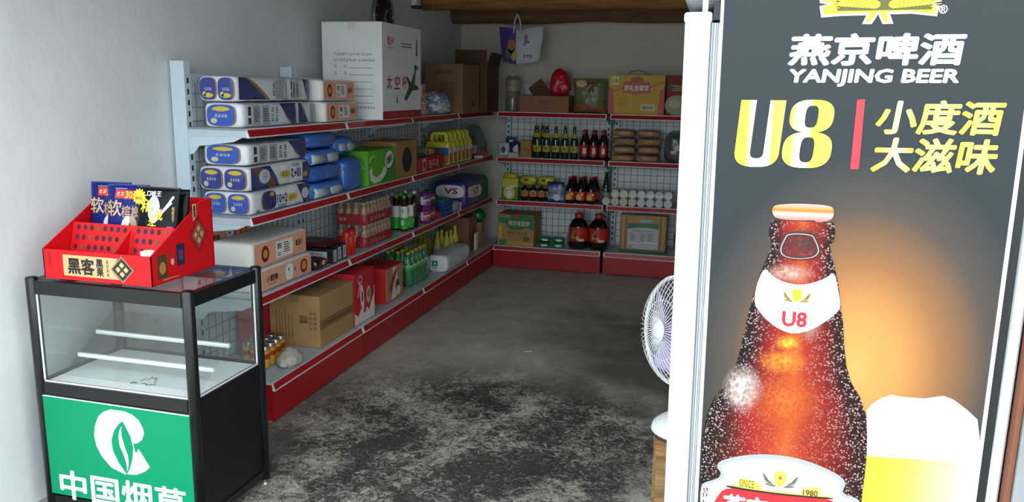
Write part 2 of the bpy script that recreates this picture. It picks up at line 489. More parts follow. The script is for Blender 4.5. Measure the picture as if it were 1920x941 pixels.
# the white door post, the brown strip and the cement pier at the right of the opening
struct(obj('trim_1', box(.030, .05, 2.75, .012, 3), M('#dfe3e6', .45), loc=(2.617, WF + .03, 0)))
struct(obj('trim_2', box(.012, .03, 2.75, .002), M('#7a4a33', .7, var=.2), loc=(2.640, WF + .0, 0)))
slab('wall_right', 2.647, 2.86, WF - .022, WF, 0.0, 2.75, M_cem)

# ------------------------------------------------------------------ roof beams and the bag
def wood(col, sc=3.0):
    m = bpy.data.materials.new('wood_' + col.strip('#')); m.use_nodes = True; nt = m.node_tree; p = nt.nodes['Principled BSDF']; p.inputs['Roughness'].default_value = .75
    tc = nt.nodes.new('ShaderNodeTexCoord'); mp = nt.nodes.new('ShaderNodeMapping'); mp.inputs['Scale'].default_value = (1.0, 14.0, 14.0)
    nt.links.new(tc.outputs['Object'], mp.inputs[0])
    n = nt.nodes.new('ShaderNodeTexNoise'); n.inputs['Scale'].default_value = sc; n.inputs['Detail'].default_value = 8; n.inputs['Roughness'].default_value = .7
    nt.links.new(mp.outputs[0], n.inputs['Vector']); r = nt.nodes.new('ShaderNodeValToRGB'); c = lin(col)
    r.color_ramp.elements[0].position = .3; r.color_ramp.elements[0].color = tuple(x * .35 for x in c[:3]) + (1,)
    r.color_ramp.elements[1].position = .62; r.color_ramp.elements[1].color = c
    nt.links.new(n.outputs['Fac'], r.inputs[0]); nt.links.new(r.outputs[0], p.inputs['Base Color'])
    b = nt.nodes.new('ShaderNodeBump'); b.inputs['Strength'].default_value = .5; nt.links.new(n.outputs['Fac'], b.inputs['Height']); nt.links.new(b.outputs['Normal'], p.inputs['Normal'])
    return m
def log(name, y, zb, r, mat, seed, label):
    pts = []; rad = []
    for k in range(21):
        x = WL - .06 + (WR - WL + .12) * k / 20
        pts.append((x, y + .012 * noise.noise(Vector((x * 1.3, seed, 0))), zb + r + .01 * noise.noise(Vector((x * 1.7, 0, seed)))))
        rad.append(r * (1 + .06 * noise.noise(Vector((x * 2, seed, 5)))))
    me = tube(pts, rad, 12)
    for v in me.vertices: v.co.z = zb + r + (v.co.z - zb - r) * 1.25
    return tag(obj(name, me, mat), label, 'beam')
log('roof_beam', 3.24, 2.245, .10, wood('#b07a45'), 1.0, 'nearer pale brown wooden roof beam crossing along the top edge')
log('roof_beam', 4.0, 2.20, .09, wood('#8a6440'), 4.0, 'darker weathered roof beam close to the back wall above the hanging bag')
t = thing('wall_fitting', 'small white electrical fitting high on left wall at end of beam', 'fitting', (WL, 3.02, 2.235))
obj('housing', box(.05, .09, .10, .006, 2, (.025, 0, 0)), M('#e8e8e4', .4), t)
obj('base_clip', box(.06, .10, .02, .004, 2, (.03, 0, -.02)), M('#33332f', .5), t)

t = thing('carrier_bag', 'purple and white carrier bag hanging from roof beam by white handle', 'bag', (.205, 3.87, 1.815))
bw, bh, bd = .40, .285, .09
def bagmesh():
    v = []; f = []; nu, nv = 20, 12
    for sg in (-1, 1):
        for j in range(nv + 1):
            for i in range(nu + 1):
                a = -1 + 2 * i / nu; b = j / nv
                w = bw / 2 * (.80 + .20 * b ** .7)
                sag = .018 * (1 - b) * math.cos(a * 2.0) + (1 - b) * .012 * noise.noise(Vector((a * 3, 0, 1)))
                top = .02 * abs(a) - .018 * math.exp(-(a / .25) ** 2)
                y = sg * (bd / 2 * (1 - abs(a) ** 2.5) * (.55 + .45 * math.sin(b * PI)) + .008 * noise.noise(Vector((a * 4, b * 5, sg))))
                v.append((a * w, y, b * bh - sag * 1.0 + .018 + (top if j == nv else 0)))
    N = (nu + 1) * (nv + 1)
    for k in (0, 1):
        for j in range(nv):
            for i in range(nu):
                q = k * N + j * (nu + 1) + i; g = (q, q + 1, q + nu + 2, q + nu + 1); f.append(g if k == 0 else tuple(reversed(g)))
    for i in range(nu): f.append((i, i + N, i + 1 + N, i + 1))
    for j in range(nv):
        a = j * (nu + 1); f.append((a, a + nu + 1, a + nu + 1 + N, a + N)); a += nu; f.append((a, a + N, a + nu + 1 + N, a + nu + 1))
    return v, f
bv, bf = bagmesh()
obj('bag_body', py_mesh(bv, bf, True), M('#cfd0d6', .45, bump=.15, bscale=30), t)
# the purple left panel follows the front of the bag
pv = []; pf = []
for j in range(13):
    for i in range(9):
        k = j * 21 + i; q = Vector(bv[k]); pv.append((q.x, q.y - .002, q.z))
for j in range(12):
    for i in range(8): pf.append((j * 9 + i, j * 9 + i + 1, (j + 1) * 9 + i + 1, (j + 1) * 9 + i))
obj('purple_panel', py_mesh(pv, pf, True), M('#5a4a9a', .45), t)
fb = face('-y', (bw, bd + .012, 0))
decal(t, 'flower_print', ell(.035, .06), M('#b07a4a', .5), fb, -.075, .155, 4)
decal(t, 'flower_print', ell(.03, .04), M('#6a6a4a', .5), fb, -.10, .09, 4)
decal(t, 'flower_print', ell(.028, .05), M('#c9b070', .5), fb, -.05, .08, 4)
decal(t, 'lettering', txt('JL', .05, .09, .01), M('#3a3a40', .5), fb, .06, .205, 2)
decal(t, 'lettering', ill(3, .09, .035, 30, 1), M('#4a4a50', .5), fb, .075, .07, 2)
for sx in (-1, 1):
    hp = [Vector((-.03 + sx * .03 + sx * .0 + .0 * k, -.03, .27 + .0)).lerp(Vector((-.035, -.005, .432)), (k / 8) ** .8) for k in range(9)]
    hp = [p + Vector((sx * .012 * math.sin(PI * k / 8), 0, 0)) for k, p in enumerate(hp)]
    obj('handle', tube(hp, .008, 6), M('#d9d9d4', .6), t)

# ------------------------------------------------------------------ display racks
M_rack = M('#c9dbe4', .4); M_red = M('#ad1320', .32); M_trim = M('#e4dede', .4); M_deck = M('#c2cdd6', .35, var=.08, scale=20); M_dark = M('#1a2026', .6)
M_kick = M('#a50f1a', .35, var=.08, scale=3)
SH = (.61, 1.0, 1.403); BASE = .205
slot_me = boxes([(-.006 + dx, .006 + dx, -.0012, .0, .25 + k * .05, .275 + k * .05) for k in range(28) for dx in (0,)])
def rack(name, label, loc, rz, width, group, first=False):
    t = thing(name, label, 'shelf rack', loc, rz, group)
    w = width
    for x in (.024, w - .024):
        up = obj('upright', boxes([(x - .022, x + .022, .385, .458, .0, 1.70)]), M_rack, t)
        obj('slot_row', slot_me, M_dark, up, loc=(x, .385, 0))['kind'] = 'stuff'
    # wire grid behind
    g = []
    nx = int((w - .1) / .056)
    for i in range(nx + 1):
        x = .05 + (w - .1) * i / nx; g.append((x - .0022, x + .0022, .405, .409, .2, 1.62))
    for j in range(23):
        z = .22 + j * .0635; g.append((.046, w - .046, .4015, .405, z - .0022, z + .0022))
    obj('wire_grid', boxes(g), M('#9aa8ae' if rz else '#6a7a82', .45, .2), t)['kind'] = 'stuff'
    obj('back_panel', boxes([(.046, w - .046, .411, .414, .2, 1.60)]), M('#dfe7e8', .5), t)
    obj('top_bar', boxes([(.046, w - .046, .40, .43, 1.60, 1.645)]), M_rack, t)
    # base with kick plate
    dk = obj('base_deck', boxes([(.003, w - .003, .004, .40, BASE - .012, BASE)]), M_deck, t)
    obj('kick_plate', boxes([(.004, w - .004, .0, .02, .012, BASE - .04)]), M_kick, t)
    for x in (0, w - .004): obj('side_plate', boxes([(x, x + .004, .004, .40, .012, BASE - .012)]), M_kick, t)
    for x in (.02, w - .02): obj('foot', lathe([(.012, 0), (.012, .014)], 10), M('#c8c8c8', .4), t, loc=(x, .03, 0))
    def rail(par, y, z):
        # sloping price rail: red strip with pale upper and lower lips
        obj('price_rail', prism([(y, z - .006), (y - .010, z - .037), (y + .003, z - .037), (y + .006, z - .006)], w - .02, 'yz'), M_red, par, loc=(.01, 0, 0))
        for q in ((.004, w - .004, y - .014, y + .004, z - .043, z - .037), (.004, w - .004, y - .002, y + .01, z - .006, z - .0001)): obj('rail_lip', boxes([q]), M_trim, par)
        for x in (.0035, w - .0115): obj('rail_clip', prism([(y - .001, z - .004), (y - .0125, z - .039), (y - .003, z - .039), (y + .004, z - .004)], .008, 'yz'), M('#eef0f0', .35), par, loc=(x, 0, 0))
    rail(dk, .004, BASE)
    for z in SH:
        s = obj('shelf', boxes([(.003, w - .003, .08, .40, z - .010, z), (.003, .006, .08, .40, z - .040, z), (w - .006, w - .003, .08, .40, z - .040, z)]), M_deck if not first else M_deck, t)
        rail(s, .08, z)
        for x in (.0065, w - .0085):
            obj('bracket', prism([(.10, z - .04), (.39, z - .04), (.39, z - .125), (.36, z - .12), (.33, z - .085), (.15, z - .062)], .002, 'yz'), M_rack, s, loc=(x, 0, 0))
    return t
BAYN = ['nearest', 'second', 'third', 'farthest']
for k in range(4):
    rack('display_rack', '%s red-edged shelf rack bay along the left wall%s' % (BAYN[k], (', holding wrapped tissue rolls' if k == 0 else ', under the white carton' if k == 1 else ', holding the green-labelled bottles' if k == 2 else ', beside the back corner')), (0, k * 1.0, 0), PI / 2, .997, 'racks along left wall', k == 0)
rack('display_rack', 'left red-edged rack bay on the back wall with soy sauce jugs', (.012, 3.73, 0), 0, .985, 'racks along back wall')
rack('display_rack', 'right red-edged rack bay on the back wall under the yellow gift box', (1.022, 3.73, 0), 0, .985, 'racks along back wall')

# ------------------------------------------------------------------ glass display counter
GLASS = film('clear_glass', '#fbfdfc', .012, .02)
M_blk = M('#0f1113', .28); M_blk2 = M('#0b0c0e', .5)
cx0, cx1, cy0, cy1, ch = -.355, .29, -.962, -.551, .909
t = thing('display_counter', 'black framed glass display counter with a green sign on its front', 'display case', (0, 0, 0))
for (x, y) in ((cx0, cy0), (cx1, cy0), (cx1, cy1), (cx0, cy1)):
    po = obj('post', lathe([(.021, .03), (.021, ch - .002), (.019, ch + .002), (.012, ch + .004)], 16), M_blk, t, loc=(x, y, 0))
    obj('foot', lathe([(.006, .0), (.014, .002), (.014, .010), (.006, .012), (.006, .031)], 10), M('#c9c9c9', .3, .7), po)
def bar(name, x0, x1, y0, y1, z0, z1, mat=M_blk): return obj(name, boxes([(x0, x1, y0, y1, z0, z1)]), mat, t)
for z0, z1 in ((.852, .902), (.476, .522), (.045, .075)):
    bar('rail', cx0 + .02, cx1 - .02, cy0 - .012, cy0 + .012, z0, z1); bar('rail', cx0 + .02, cx1 - .02, cy1 - .012, cy1 + .012, z0, z1)
    bar('rail', cx0 - .012, cx0 + .012, cy0 + .02, cy1 - .02, z0, z1); bar('rail', cx1 - .012, cx1 + .012, cy0 + .02, cy1 - .02, z0, z1)
bar('top_pane', cx0 + .012, cx1 - .012, cy0 + .012, cy1 - .012, .898, .903, GLASS)
bar('front_pane', cx0 + .02, cx1 - .02, cy0 - .003, cy0 + .001, .522, .852, GLASS)
bar('side_pane', cx1 - .001, cx1 + .003, cy0 + .02, cy1 - .02, .522, .852, GLASS)
bar('side_pane', cx0 - .003, cx0 + .001, cy0 + .02, cy1 - .02, .522, .852, GLASS)
bar('back_pane', cx0 + .02, cx1 - .02, cy1 - .001, cy1 + .003, .522, .852, GLASS)
gs = M('#e8eaea', .35)
bar('seal', cx0 + .020, cx0 + .025, cy0 - .008, cy0 - .004, .53, .85, gs); bar('seal', cx0 + .02, cx1 - .02, cy0 - .006, cy0 - .003, .522, .527, gs)
bar('seal', cx1 + .004, cx1 + .008, cy1 - .030, cy1 - .024, .53, .85, gs); bar('seal', cx1 + .003, cx1 + .006, cy0 + .02, cy1 - .02, .522, .527, gs)
bar('inner_floor', cx0 + .014, cx1 - .014, cy0 + .014, cy1 - .014, .505, .518, M('#f4f6fa', .3))
bar('side_panel', cx1 - .004, cx1 + .006, cy0 + .02, cy1 - .02, .075, .476, M_blk2)
bar('side_panel', cx0 - .006, cx0 + .004, cy0 + .02, cy1 - .02, .075, .476, M_blk2)
bar('front_panel', cx0 + .02, cx1 - .02, cy0 - .004, cy0 + .004, .075, .476, M_blk2)
bar('back_panel', cx0 + .02, cx1 - .02, cy1 - .004, cy1 + .004, .075, .476, M_blk2)
# sloping glass steps with two white ledges
sg = obj('sloping_pane', prism([(cy0 + .07, .522), (cy0 + .074, .522), (cy1 - .06, .70), (cy1 - .064, .70)], cx1 - cx0 - .05, 'yz'), GLASS, t, loc=(cx0 + .025, 0, 0))
for y, z in ((-.805, .566), (-.705, .628)):
    obj('ledge', box(cx1 - cx0 - .05, .014, .016, .002), M('#eef1f3', .3), t, loc=((cx0 + cx1) / 2, y, z), rot=(0, 0.0, 0))
for x in (-.19, -.172):
    obj('finger_hole', tube([(x + .007 * math.cos(a * PI / 6), cy1 - .004, .648 + .012 * math.sin(a * PI / 6)) for a in range(12)], .0015, 5, True), M('#5a6466', .4), t)
# green sign on the front
sd = (cx1 - cx0 - .03, .02, .36)
sgn = obj('green_sign', boxes([(-.315, .311, -.003, .003, .0, .385)]), M('#028a5e', .5, spec=.2), t, loc=((cx0 + cx1) / 2, cy0 - .013, .082), rot=(0, .008, 0))
obj('sign_edge', boxes([(-.317, -.315, -.004, .003, 0, .385), (.311, .3135, -.004, .003, 0, .385), (-.317, .3135, -.004, .003, .385, .387)]), M('#dfe8e6', .4), sgn)
fs = face('-y', (0, .006, 0))
# emblem traced in metres about its centre
z = lambda l: [((x - 333) * .00153, (775 - y) * .00153) for x, y in l]
decal(sgn, 'emblem', flat(z([(398, 745), (396, 733), (387, 715), (370, 703), (350, 697), (310, 697), (290, 705), (274, 719), (262, 745), (258, 770), (262, 795), (275, 820), (300, 845), (335, 856), (370, 853), (395, 840), (408, 828), (380, 786), (371, 800), (366, 775), (378, 772), (391, 762)])), M('#f4f8f8', .4), fs, .017, .250, 1)
decal(sgn, 'emblem', flat(z([(342, 722), (330, 730), (315, 750), (306, 775), (308, 800), (322, 830), (343, 856), (353, 838), (362, 812), (366, 785), (360, 757), (350, 738)])), M('#028a5e', .5, spec=.2), fs, .017, .250, 2)
decal(sgn, 'emblem', flat(z([(341, 733), (336, 742), (336, 760), (342, 785), (350, 808), (350, 830), (345, 848), (344, 826), (338, 806), (329, 786), (327, 764), (331, 746)])), M('#f4f8f8', .4), fs, .017, .250, 3)
decal(sgn, 'lettering', txt('中国烟草', .545, .118, .022), M('#f4f8f8', .4), fs, .003, .045, 1)

# dry scraps inside the counter
R = random.Random(3)
ms = []
for k in range(9):
    x = .02 + R.uniform(-.06, .05); y = -.86 + R.uniform(-.03, .03); a = R.uniform(0, PI); l = R.uniform(.015, .04)
    ms.append(tube([(x, y, .5195), (x + l * .5 * math.cos(a), y + l * .5 * math.sin(a), .5215), (x + l * math.cos(a + .4), y + l * math.sin(a + .4), .5195)], .0012, 5))
tag(obj('dry_twig', join(ms), M('#4a443c', .8)), 'few dark dry twigs lying on white floor inside the glass counter', 'twig')

# ------------------------------------------------------------------ red counter-top display box
M_rb = M('#cc0d16', .45, spec=.3)
t = thing('counter_display_box', 'red cardboard display tray holding snack pouches on the glass counter', 'display box', (-.292, -.965, ch + .005))
W, Dp = .448, .352; FH, BH = .105, .262
obj('front_panel', boxes([(0, W, 0, .004, 0, FH)]), M_rb, t)
obj('back_panel', boxes([(0, W, Dp - .004, Dp, 0, BH)]), M_rb, t)
obj('bottom_panel', boxes([(0, W, .004, Dp - .004, 0, .004)]), M_rb, t)
side = [(0.0, 0), (Dp, 0), (Dp, BH), (Dp - .06, BH), (0.0, FH)]
for x in (0, W - .004): obj('side_panel', prism(side, .004, 'yz'), M_rb, t, loc=(x, 0, 0))
obj('divider', prism([(.006, .068), (.108, .068), (.134, .165)], .003, 'yz'), M_rb, t, loc=(.262, 0, 0))
# perforated inner step: leaning panel with rows of holes
ip = obj('step_panel', boxes([(.006, W - .006, 0, .004, 0, .120)]), M_rb, t, loc=(0, .112, .064), rot=(-.28, 0, 0))
obj('step_floor', boxes([(.006, W - .006, .006, .116, .062, .066)]), M_rb, t)
hole = ell(.008, .0108, 12, 1, 1.6)
HC = ['#2a1018', '#1c1a44', '#7a4a2a', '#241a4a', '#3a1420']
for r_ in range(3):
    for c_ in range(15):
        x = .03 + c_ * .0285
        if abs(x - .262) < .014: continue
        decal(ip, 'hole', put(hole, Matrix.Identity(4)), M(HC[(c_ * 7 + r_ * 3) % 5], .7), face('-y', (0, 0, 0)), x + r_ * .002, .030 + r_ * .036, 1)
fr = face('-y', (0, 0, 0))
decal(t, 'label_band', flat([(.085, .015), (.315, .015), (.285, .048), (.315, .09), (.085, .09)]), M('#c9a878', .35), fr, 0, 0, 1)
decal(t, 'lettering', txt('黑客', .112, .060, .03), M('#161210', .4), fr, .160, .052, 2)
decal(t, 'lettering', txt('黑\n果', .03, .062, .03), M('#161210', .4), fr, .238, .052, 2)
decal(t, 'lettering', ill(1, .013, .062, 62, 4), M('#3a2a20', .4), fr, .270, .052, 2)
decal(t, 'lettering', ill(1, .012, .045, 53, 3), M('#4a0a10', .4), fr, .028, .072, 1)
decal(t, 'diamond_badge', flat([(.283, .052), (.330, .005), (.377, .052), (.330, .099)]), M('#8a7a64', .35), fr, 0, 0, 2)
decal(t, 'diamond_badge', flat([(.290, .052), (.330, .012), (.370, .052), (.330, .092)]), M('#1a1614', .35), fr, 0, 0, 3)
for a, b in ((-.016, 0), (.016, 0), (0, -.016), (0, .016)):
    decal(t, 'diamond_badge', flat([(-.011, 0), (0, -.011), (.011, 0), (0, .011)]), M('#c9a878', .35), fr, .330 + a, .052 + b, 4)
sf = face('+x', (0, 0, 0), (W, 0, 0))
decal(t, 'picture', rect(.05, .085), M('#4a3a22', .4), sf, .055, .06, 1); decal(t, 'picture', ell(.017, .022), M('#b07a3a', .4), sf, .055, .055, 2)
decal(t, 'picture', rect(.022, .05), M('#a8202a', .4), sf, .108, .078, 1); decal(t, 'picture', ell(.009, .012), M('#d8b08a', .4), sf, .108, .068, 2)
decal(t, 'picture', rect(.045, .078), M('#2a2444', .4), sf, .155, .085, 1); decal(t, 'picture', ell(.015, .02), M('#5a3a5a', .4), sf, .155, .085, 2)
decal(t, 'diamond_badge', flat([(-.06, 0), (0, -.075), (.06, 0), (0, .075)]), M('#a80a12', .4), sf, .262, .14, 1)
decal(t, 'diamond_badge', flat([(-.04, 0), (0, -.052), (.04, 0), (0, .052)]), M('#8a4a3a', .4), sf, .262, .14, 2)
for a, b in ((-.017, 0), (.017, 0), (0, -.022), (0, .022)):
    decal(t, 'diamond_badge', flat([(-.011, 0), (0, -.014), (.011, 0), (0, .014)]), M('#b89a6a', .4), sf, .262 + a, .14 + b, 3)
decal(t, 'label_band', rect(.022, .06), M('#c9a878', .35), sf, .246, .225, 1)
decal(t, 'lettering', txt('黑\n客', .014, .044, .03), M('#161210', .4), sf, .246, .226, 2)
decal(t, 'lettering', lines_block(.09, .008, 1), M('#c88a5a', .4), sf, .10, .012, 1)
# white cup in the tray
tag(obj('paper_cup', lathe([(.019, 0), (.0235, .045), (.0225, .046), (.0215, .044)], 18), M('#f0f0ea', .4), loc=(.122, -.938, ch + .077)), 'small white cup in the front corner of the red display tray', 'cup')
def pouch_thing(label, x, y, rz, col, w, h, kind, seed, name='snack_pouch'):
    o = thing(name, label, 'pouch', (x, y, ch + .118), rz, None)
    o.rotation_euler = (-.16, 0, rz)
    d = .035; obj('packet', pouch(w, h, d, seed), M(col, .26, spec=.15), o)
    s = pouch_surf(w, h, d, seed); f_ = face('-y', (0, 0, 0))
    obj('top_seam', boxes([(-w / 2 * .97, w / 2 * .97, -.003, .003, h - .012, h + .002)]), M(col, .3), o)
    if kind == 'blue':
        decal(o, 'print', txt('软', .058, .06, .015), M('#c8a878', .4), f_, -.045, .118, 3, 0, s)
        decal(o, 'print', txt('槟榔', .075, .045, .012), M('#b8946a', .4), f_, .022, .106, 3, 0, s)
        decal(o, 'price_flash', rect(.105, .032, 6), M('#c8281e', .4), f_, .01, .168, 2, -.05, s)
        decal(o, 'lettering', txt('30', .028, .026, .02), M('#f0d040', .4), f_, .012, .168, 4, -.05, s)
        decal(o, 'lettering', ill(2, .03, .018, 13, 1), M('#f0d8a0', .4), f_, -.022, .170, 4, -.05, s)
        decal(o, 'lettering', lines_block(.05, .01, 1), M('#7a7a9a', .4), f_, -.02, .190, 3, 0, s)
        decal(o, 'print', ell(.014, .03), M('#d8d8e0', .4), f_, .0, .062, 2, -.4, s); decal(o, 'print', ell(.012, .03), M('#a88a6a', .4), f_, .03, .064, 3, .2, s)
    else:
        decal(o, 'print', flat([(-.025, -.04), (.035, -.04), (.028, .04), (-.035, .04)]), M('#4a3ad0', .3), f_, -.005, .165, 2, 0, s)
        decal(o, 'lettering', txt('口味王', .06, .02, .02), M('#f4f4f4', .4), f_, -.008, .182, 4, 0, s)
        decal(o, 'print', ell(.026, .05), M('#b8bcd8', .3), f_, -.005, .125, 3, 0, s)
        for ch_, a, b, w_ in (('和', -.038, .136, .046), ('成', .018, .106, .038), ('天', -.012, .080, .03), ('下', -.008, .054, .028)):
            decal(o, 'lettering', txt(ch_, w_, w_ * 1.05, .02, .2), M('#efe23a', .35), f_, a, b, 5, 0, s)
        for a, b, r_ in ((-.062, .155, .6), (.045, .13, -.7), (.055, .15, -.6)): decal(o, 'print', rect(.008, .06, 4), M('#e8e8ea', .3), f_, a, b, 4, r_, s)
        decal(o, 'print', rect(.024, .024, 2), M('#b8286a', .4), f_, .062, .055, 3, 0, s)
        decal(o, 'lettering', txt('和\n成\n天\n下', .010, .055, 0), M('#c8b46a', .4), f_, .072, .11, 4, 0, s)
    return o
pouch_thing('leftmost navy snack pouch with gold lettering in the red tray', -.203, -.735, .16, '#15206a', .160, .205, 'blue', 1)
pouch_thing('middle navy snack pouch with red price flash in the red tray', -.095, -.772, .14, '#17226e', .165, .205, 'blue', 2)
bp = pouch_thing('front black snack pouch with yellow lettering in the red tray', .052, -.800, .0, '#0c0c10', .18, .205, 'black', 3)
s3 = pouch_surf(.18, .205, .035, 3); st = []
for i in range(28):
    a = 2 * PI * i / 28; rr = .031 if i % 2 else .023; st.append((rr * math.cos(a), rr * math.sin(a)))
decal(bp, 'price_burst', flat(st), M('#f4d62a', .4), face('-y', (0, 0, 0)), -.068, .168, 6, 0, lambda a, b: .014)
decal(bp, 'lettering', txt('30元', .030, .014, .02), M('#b8281e', .4), face('-y', (0, 0, 0)), -.070, .163, 8, 0, lambda a, b: .014)
o = thing('snack_pouch', 'rear black snack pouch half hidden behind the front black one', 'pouch', (.072, -.748, ch + .108)); o.rotation_euler = (-.12, 0, .04)
obj('packet', pouch(.15, .205, .035, 5), M('#101014', .26, spec=.15), o); decal(o, 'print', rect(.04, .012, 2), M('#a88a4a', .4), face('-y', (0, 0, 0)), .0, .18, 3, 0, pouch_surf(.15, .205, .035, 5))

# ------------------------------------------------------------------ drinks fridge: outlines of the printed side, in metres
PO = {
    'bl': [(0.1217,1.3341),(0.1175,1.3161),(0.1195,1.2947),(0.1263,1.2843),(0.1198,1.2587),(0.1095,1.2291),(0.1012,1.1993),(0.0923,1.1543),(0.0856,1.1164),(0.0804,1.0858),(0.0757,1.0473),(0.0647,0.9924),(0.0454,0.9554),(0.0222,0.9176),(0.0097,0.8764),(0.0048,0.8273),(0.0042,0.7782),(0.0041,0.7202),(0.0058,0.6532)],
    'br': [(0.2443,1.3372),(0.25,1.315),(0.249,1.2953),(0.2412,1.2864),(0.248,1.2584),(0.2574,1.2304),(0.2649,1.2021),(0.273,1.1592),(0.2818,1.116),(0.288,1.0648),(0.2963,1.0207),(0.3093,0.9842),(0.3284,0.9557),(0.3455,0.9117),(0.3515,0.8661),(0.3549,0.8041),(0.3536,0.7406),(0.353,0.7004)],
    'cap': [(0.1213,1.3602),(0.1274,1.3682),(0.1799,1.3723),(0.2352,1.3702),(0.2436,1.3622),(0.2437,1.3455),(0.2347,1.3368),(0.2102,1.3329),(0.2085,1.3384),(0.1694,1.3354),(0.1294,1.3379),(0.1213,1.3503)],
    'neck': [(0.1105,1.235),(0.131,1.2121),(0.1589,1.1992),(0.1927,1.1962),(0.2251,1.2069),(0.2439,1.2188),(0.2548,1.2302),(0.2661,1.1878),(0.2742,1.152),(0.2636,1.1367),(0.2389,1.1128),(0.2134,1.096),(0.1804,1.0853),(0.1453,1.0983),(0.1163,1.1224),(0.0923,1.1543)],
    'lab': [(0.0051,0.6994),(0.0104,0.7126),(0.0322,0.7221),(0.0451,0.7287),(0.0496,0.7425),(0.0394,0.7536),(0.0409,0.7678),(0.0586,0.7781),(0.0942,0.7913),(0.1438,0.8004),(0.1933,0.8006),(0.2358,0.7937),(0.2785,0.7789),(0.3072,0.7649),(0.3182,0.748),(0.3113,0.731),(0.314,0.7234),(0.3489,0.7159),(0.3506,0.696),(0.006,0.649)],
    'lab2': [(0.0069,0.693),(0.0144,0.7065),(0.0362,0.7159),(0.0527,0.7247),(0.0577,0.7418),(0.0498,0.7524),(0.0521,0.7626),(0.0663,0.7708),(0.0983,0.782),(0.1444,0.7908),(0.1926,0.7909),(0.2344,0.7839),(0.2758,0.7698),(0.3009,0.7578),(0.3101,0.7461),(0.3038,0.7301),(0.3091,0.7155),(0.3462,0.7075),(0.3472,0.6956),(0.006,0.649)],
    'red': [(0.0588,0.708),(0.1064,0.7059),(0.1715,0.7046),(0.2353,0.7056),(0.2945,0.7087),(0.2995,0.689),(0.032,0.6525),(0.0418,0.6791)],
    'blk': [(0.0621,0.7143),(0.1135,0.7102),(0.1712,0.7086),(0.235,0.7097),(0.2941,0.7127),(0.2959,0.708),(0.2353,0.7048),(0.1715,0.7038),(0.1065,0.7051),(0.0602,0.7082)],
    'gold': [(0.075,0.7192),(0.1205,0.7135),(0.1781,0.7128),(0.2348,0.7129),(0.2868,0.7173),(0.2907,0.7122),(0.2351,0.7089),(0.1713,0.7078),(0.1135,0.7093),(0.068,0.7134)],
    'since': [(0.0903,0.7328),(0.096,0.7351),(0.1267,0.7308),(0.1418,0.7188),(0.1352,0.7097),(0.0876,0.7159)],
    'n1980': [(0.23,0.7294),(0.2577,0.7338),(0.2656,0.7307),(0.2682,0.7149),(0.2207,0.7119)],
    'foam': [(0.3455,0.927),(0.353,0.9392),(0.3713,0.9562),(0.3901,0.9656),(0.4164,0.9629),(0.4551,0.9637),(0.4924,0.9733),(0.5122,0.9664),(0.5395,0.9469),(0.5618,0.927),(0.5697,0.8905),(0.5768,0.8263),(0.4691,0.8241),(0.3522,0.8194)],
    'beer': [(0.3522,0.8194),(0.4691,0.8241),(0.5756,0.8262),(0.5751,0.7267),(0.3526,0.6963)],
    'ring': [(0.1531,1.312),(0.1456,1.296),(0.1388,1.2777),(0.1397,1.2634),(0.1484,1.2545),(0.1687,1.2505),(0.1953,1.2513),(0.216,1.2567),(0.2257,1.2679),(0.2233,1.282),(0.2148,1.2993),(0.2073,1.3117)],
    'redbar': [(0.2694,1.5861),(0.2843,1.5873),(0.2843,1.4467),(0.268,1.4463)],
    'cn': [(0.1285,1.7174),(0.4543,1.7137),(0.4609,1.6526),(0.1329,1.6534)],
    'en': [(0.1313,1.647),(0.4522,1.6466),(0.4559,1.612),(0.1338,1.6109)],
    'x1': [(0.3024,1.5853),(0.5374,1.587),(0.5452,1.5205),(0.3085,1.5165)],
    'x2': [(0.3021,1.5099),(0.5366,1.5142),(0.5446,1.4454),(0.3084,1.4387)],
    'u': [(0.0299,1.5844),(0.1304,1.5851),(0.1398,1.4473),(0.0378,1.4445)],
    'e8': [(0.1292,1.5862),(0.2269,1.5869),(0.2381,1.4477),(0.1389,1.445)],
    'reg': [(0.4009,1.7669),(0.4168,1.7666),(0.4186,1.7498),(0.4026,1.7501)],
    'u8s': [(0.1556,1.1356),(0.2068,1.1392),(0.2093,1.1046),(0.158,1.1008)],
    'sh': [(0.1718,1.1868),(0.1934,1.1882),(0.1956,1.1587),(0.1739,1.1572)],
    'sin': [(0.0899,0.7302),(0.1225,0.7343),(0.1237,0.7159),(0.091,0.7116)],
    'nin': [(0.2283,0.7228),(0.2598,0.7269),(0.2609,0.7126),(0.2294,0.7085)],
    'big': [(0.0555,0.6868),(0.155,0.6999),(0.1592,0.636),(0.059,0.6219)],
    'vp': [(0.0102,0.7039),(0.021,0.7053),(0.0231,0.6634),(0.0122,0.662)],
    'sh2': [(0.1627,0.7605),(0.1911,0.764),(0.1938,0.7249),(0.1652,0.7212)],
    'emw': [(0.1815,1.7881),(0.1844,1.7744),(0.2,1.7712),(0.1841,1.7686),(0.1889,1.7466),(0.2283,1.7493),(0.2726,1.7495),(0.266,1.733),(0.2836,1.7327),(0.2939,1.7511),(0.3034,1.7325),(0.323,1.733),(0.3153,1.7508),(0.3547,1.7511),(0.3998,1.7456),(0.4022,1.7654),(0.3874,1.7695),(0.4033,1.7729),(0.4076,1.7832)],
    'emy': [(0.1872,1.7879),(0.19,1.7772),(0.2131,1.7738),(0.1908,1.7665),(0.1935,1.7518),(0.2355,1.754),(0.2787,1.7543),(0.2718,1.737),(0.2803,1.7363),(0.2941,1.7588),(0.3064,1.7359),(0.3153,1.7363),(0.3074,1.7557),(0.3543,1.7559),(0.3958,1.7494),(0.397,1.7636),(0.3747,1.7697),(0.396,1.774),(0.3986,1.7834)],
    'emk': [(0.2177,1.7873),(0.2265,1.7716),(0.2928,1.7636),(0.3639,1.769),(0.3697,1.784)],
}
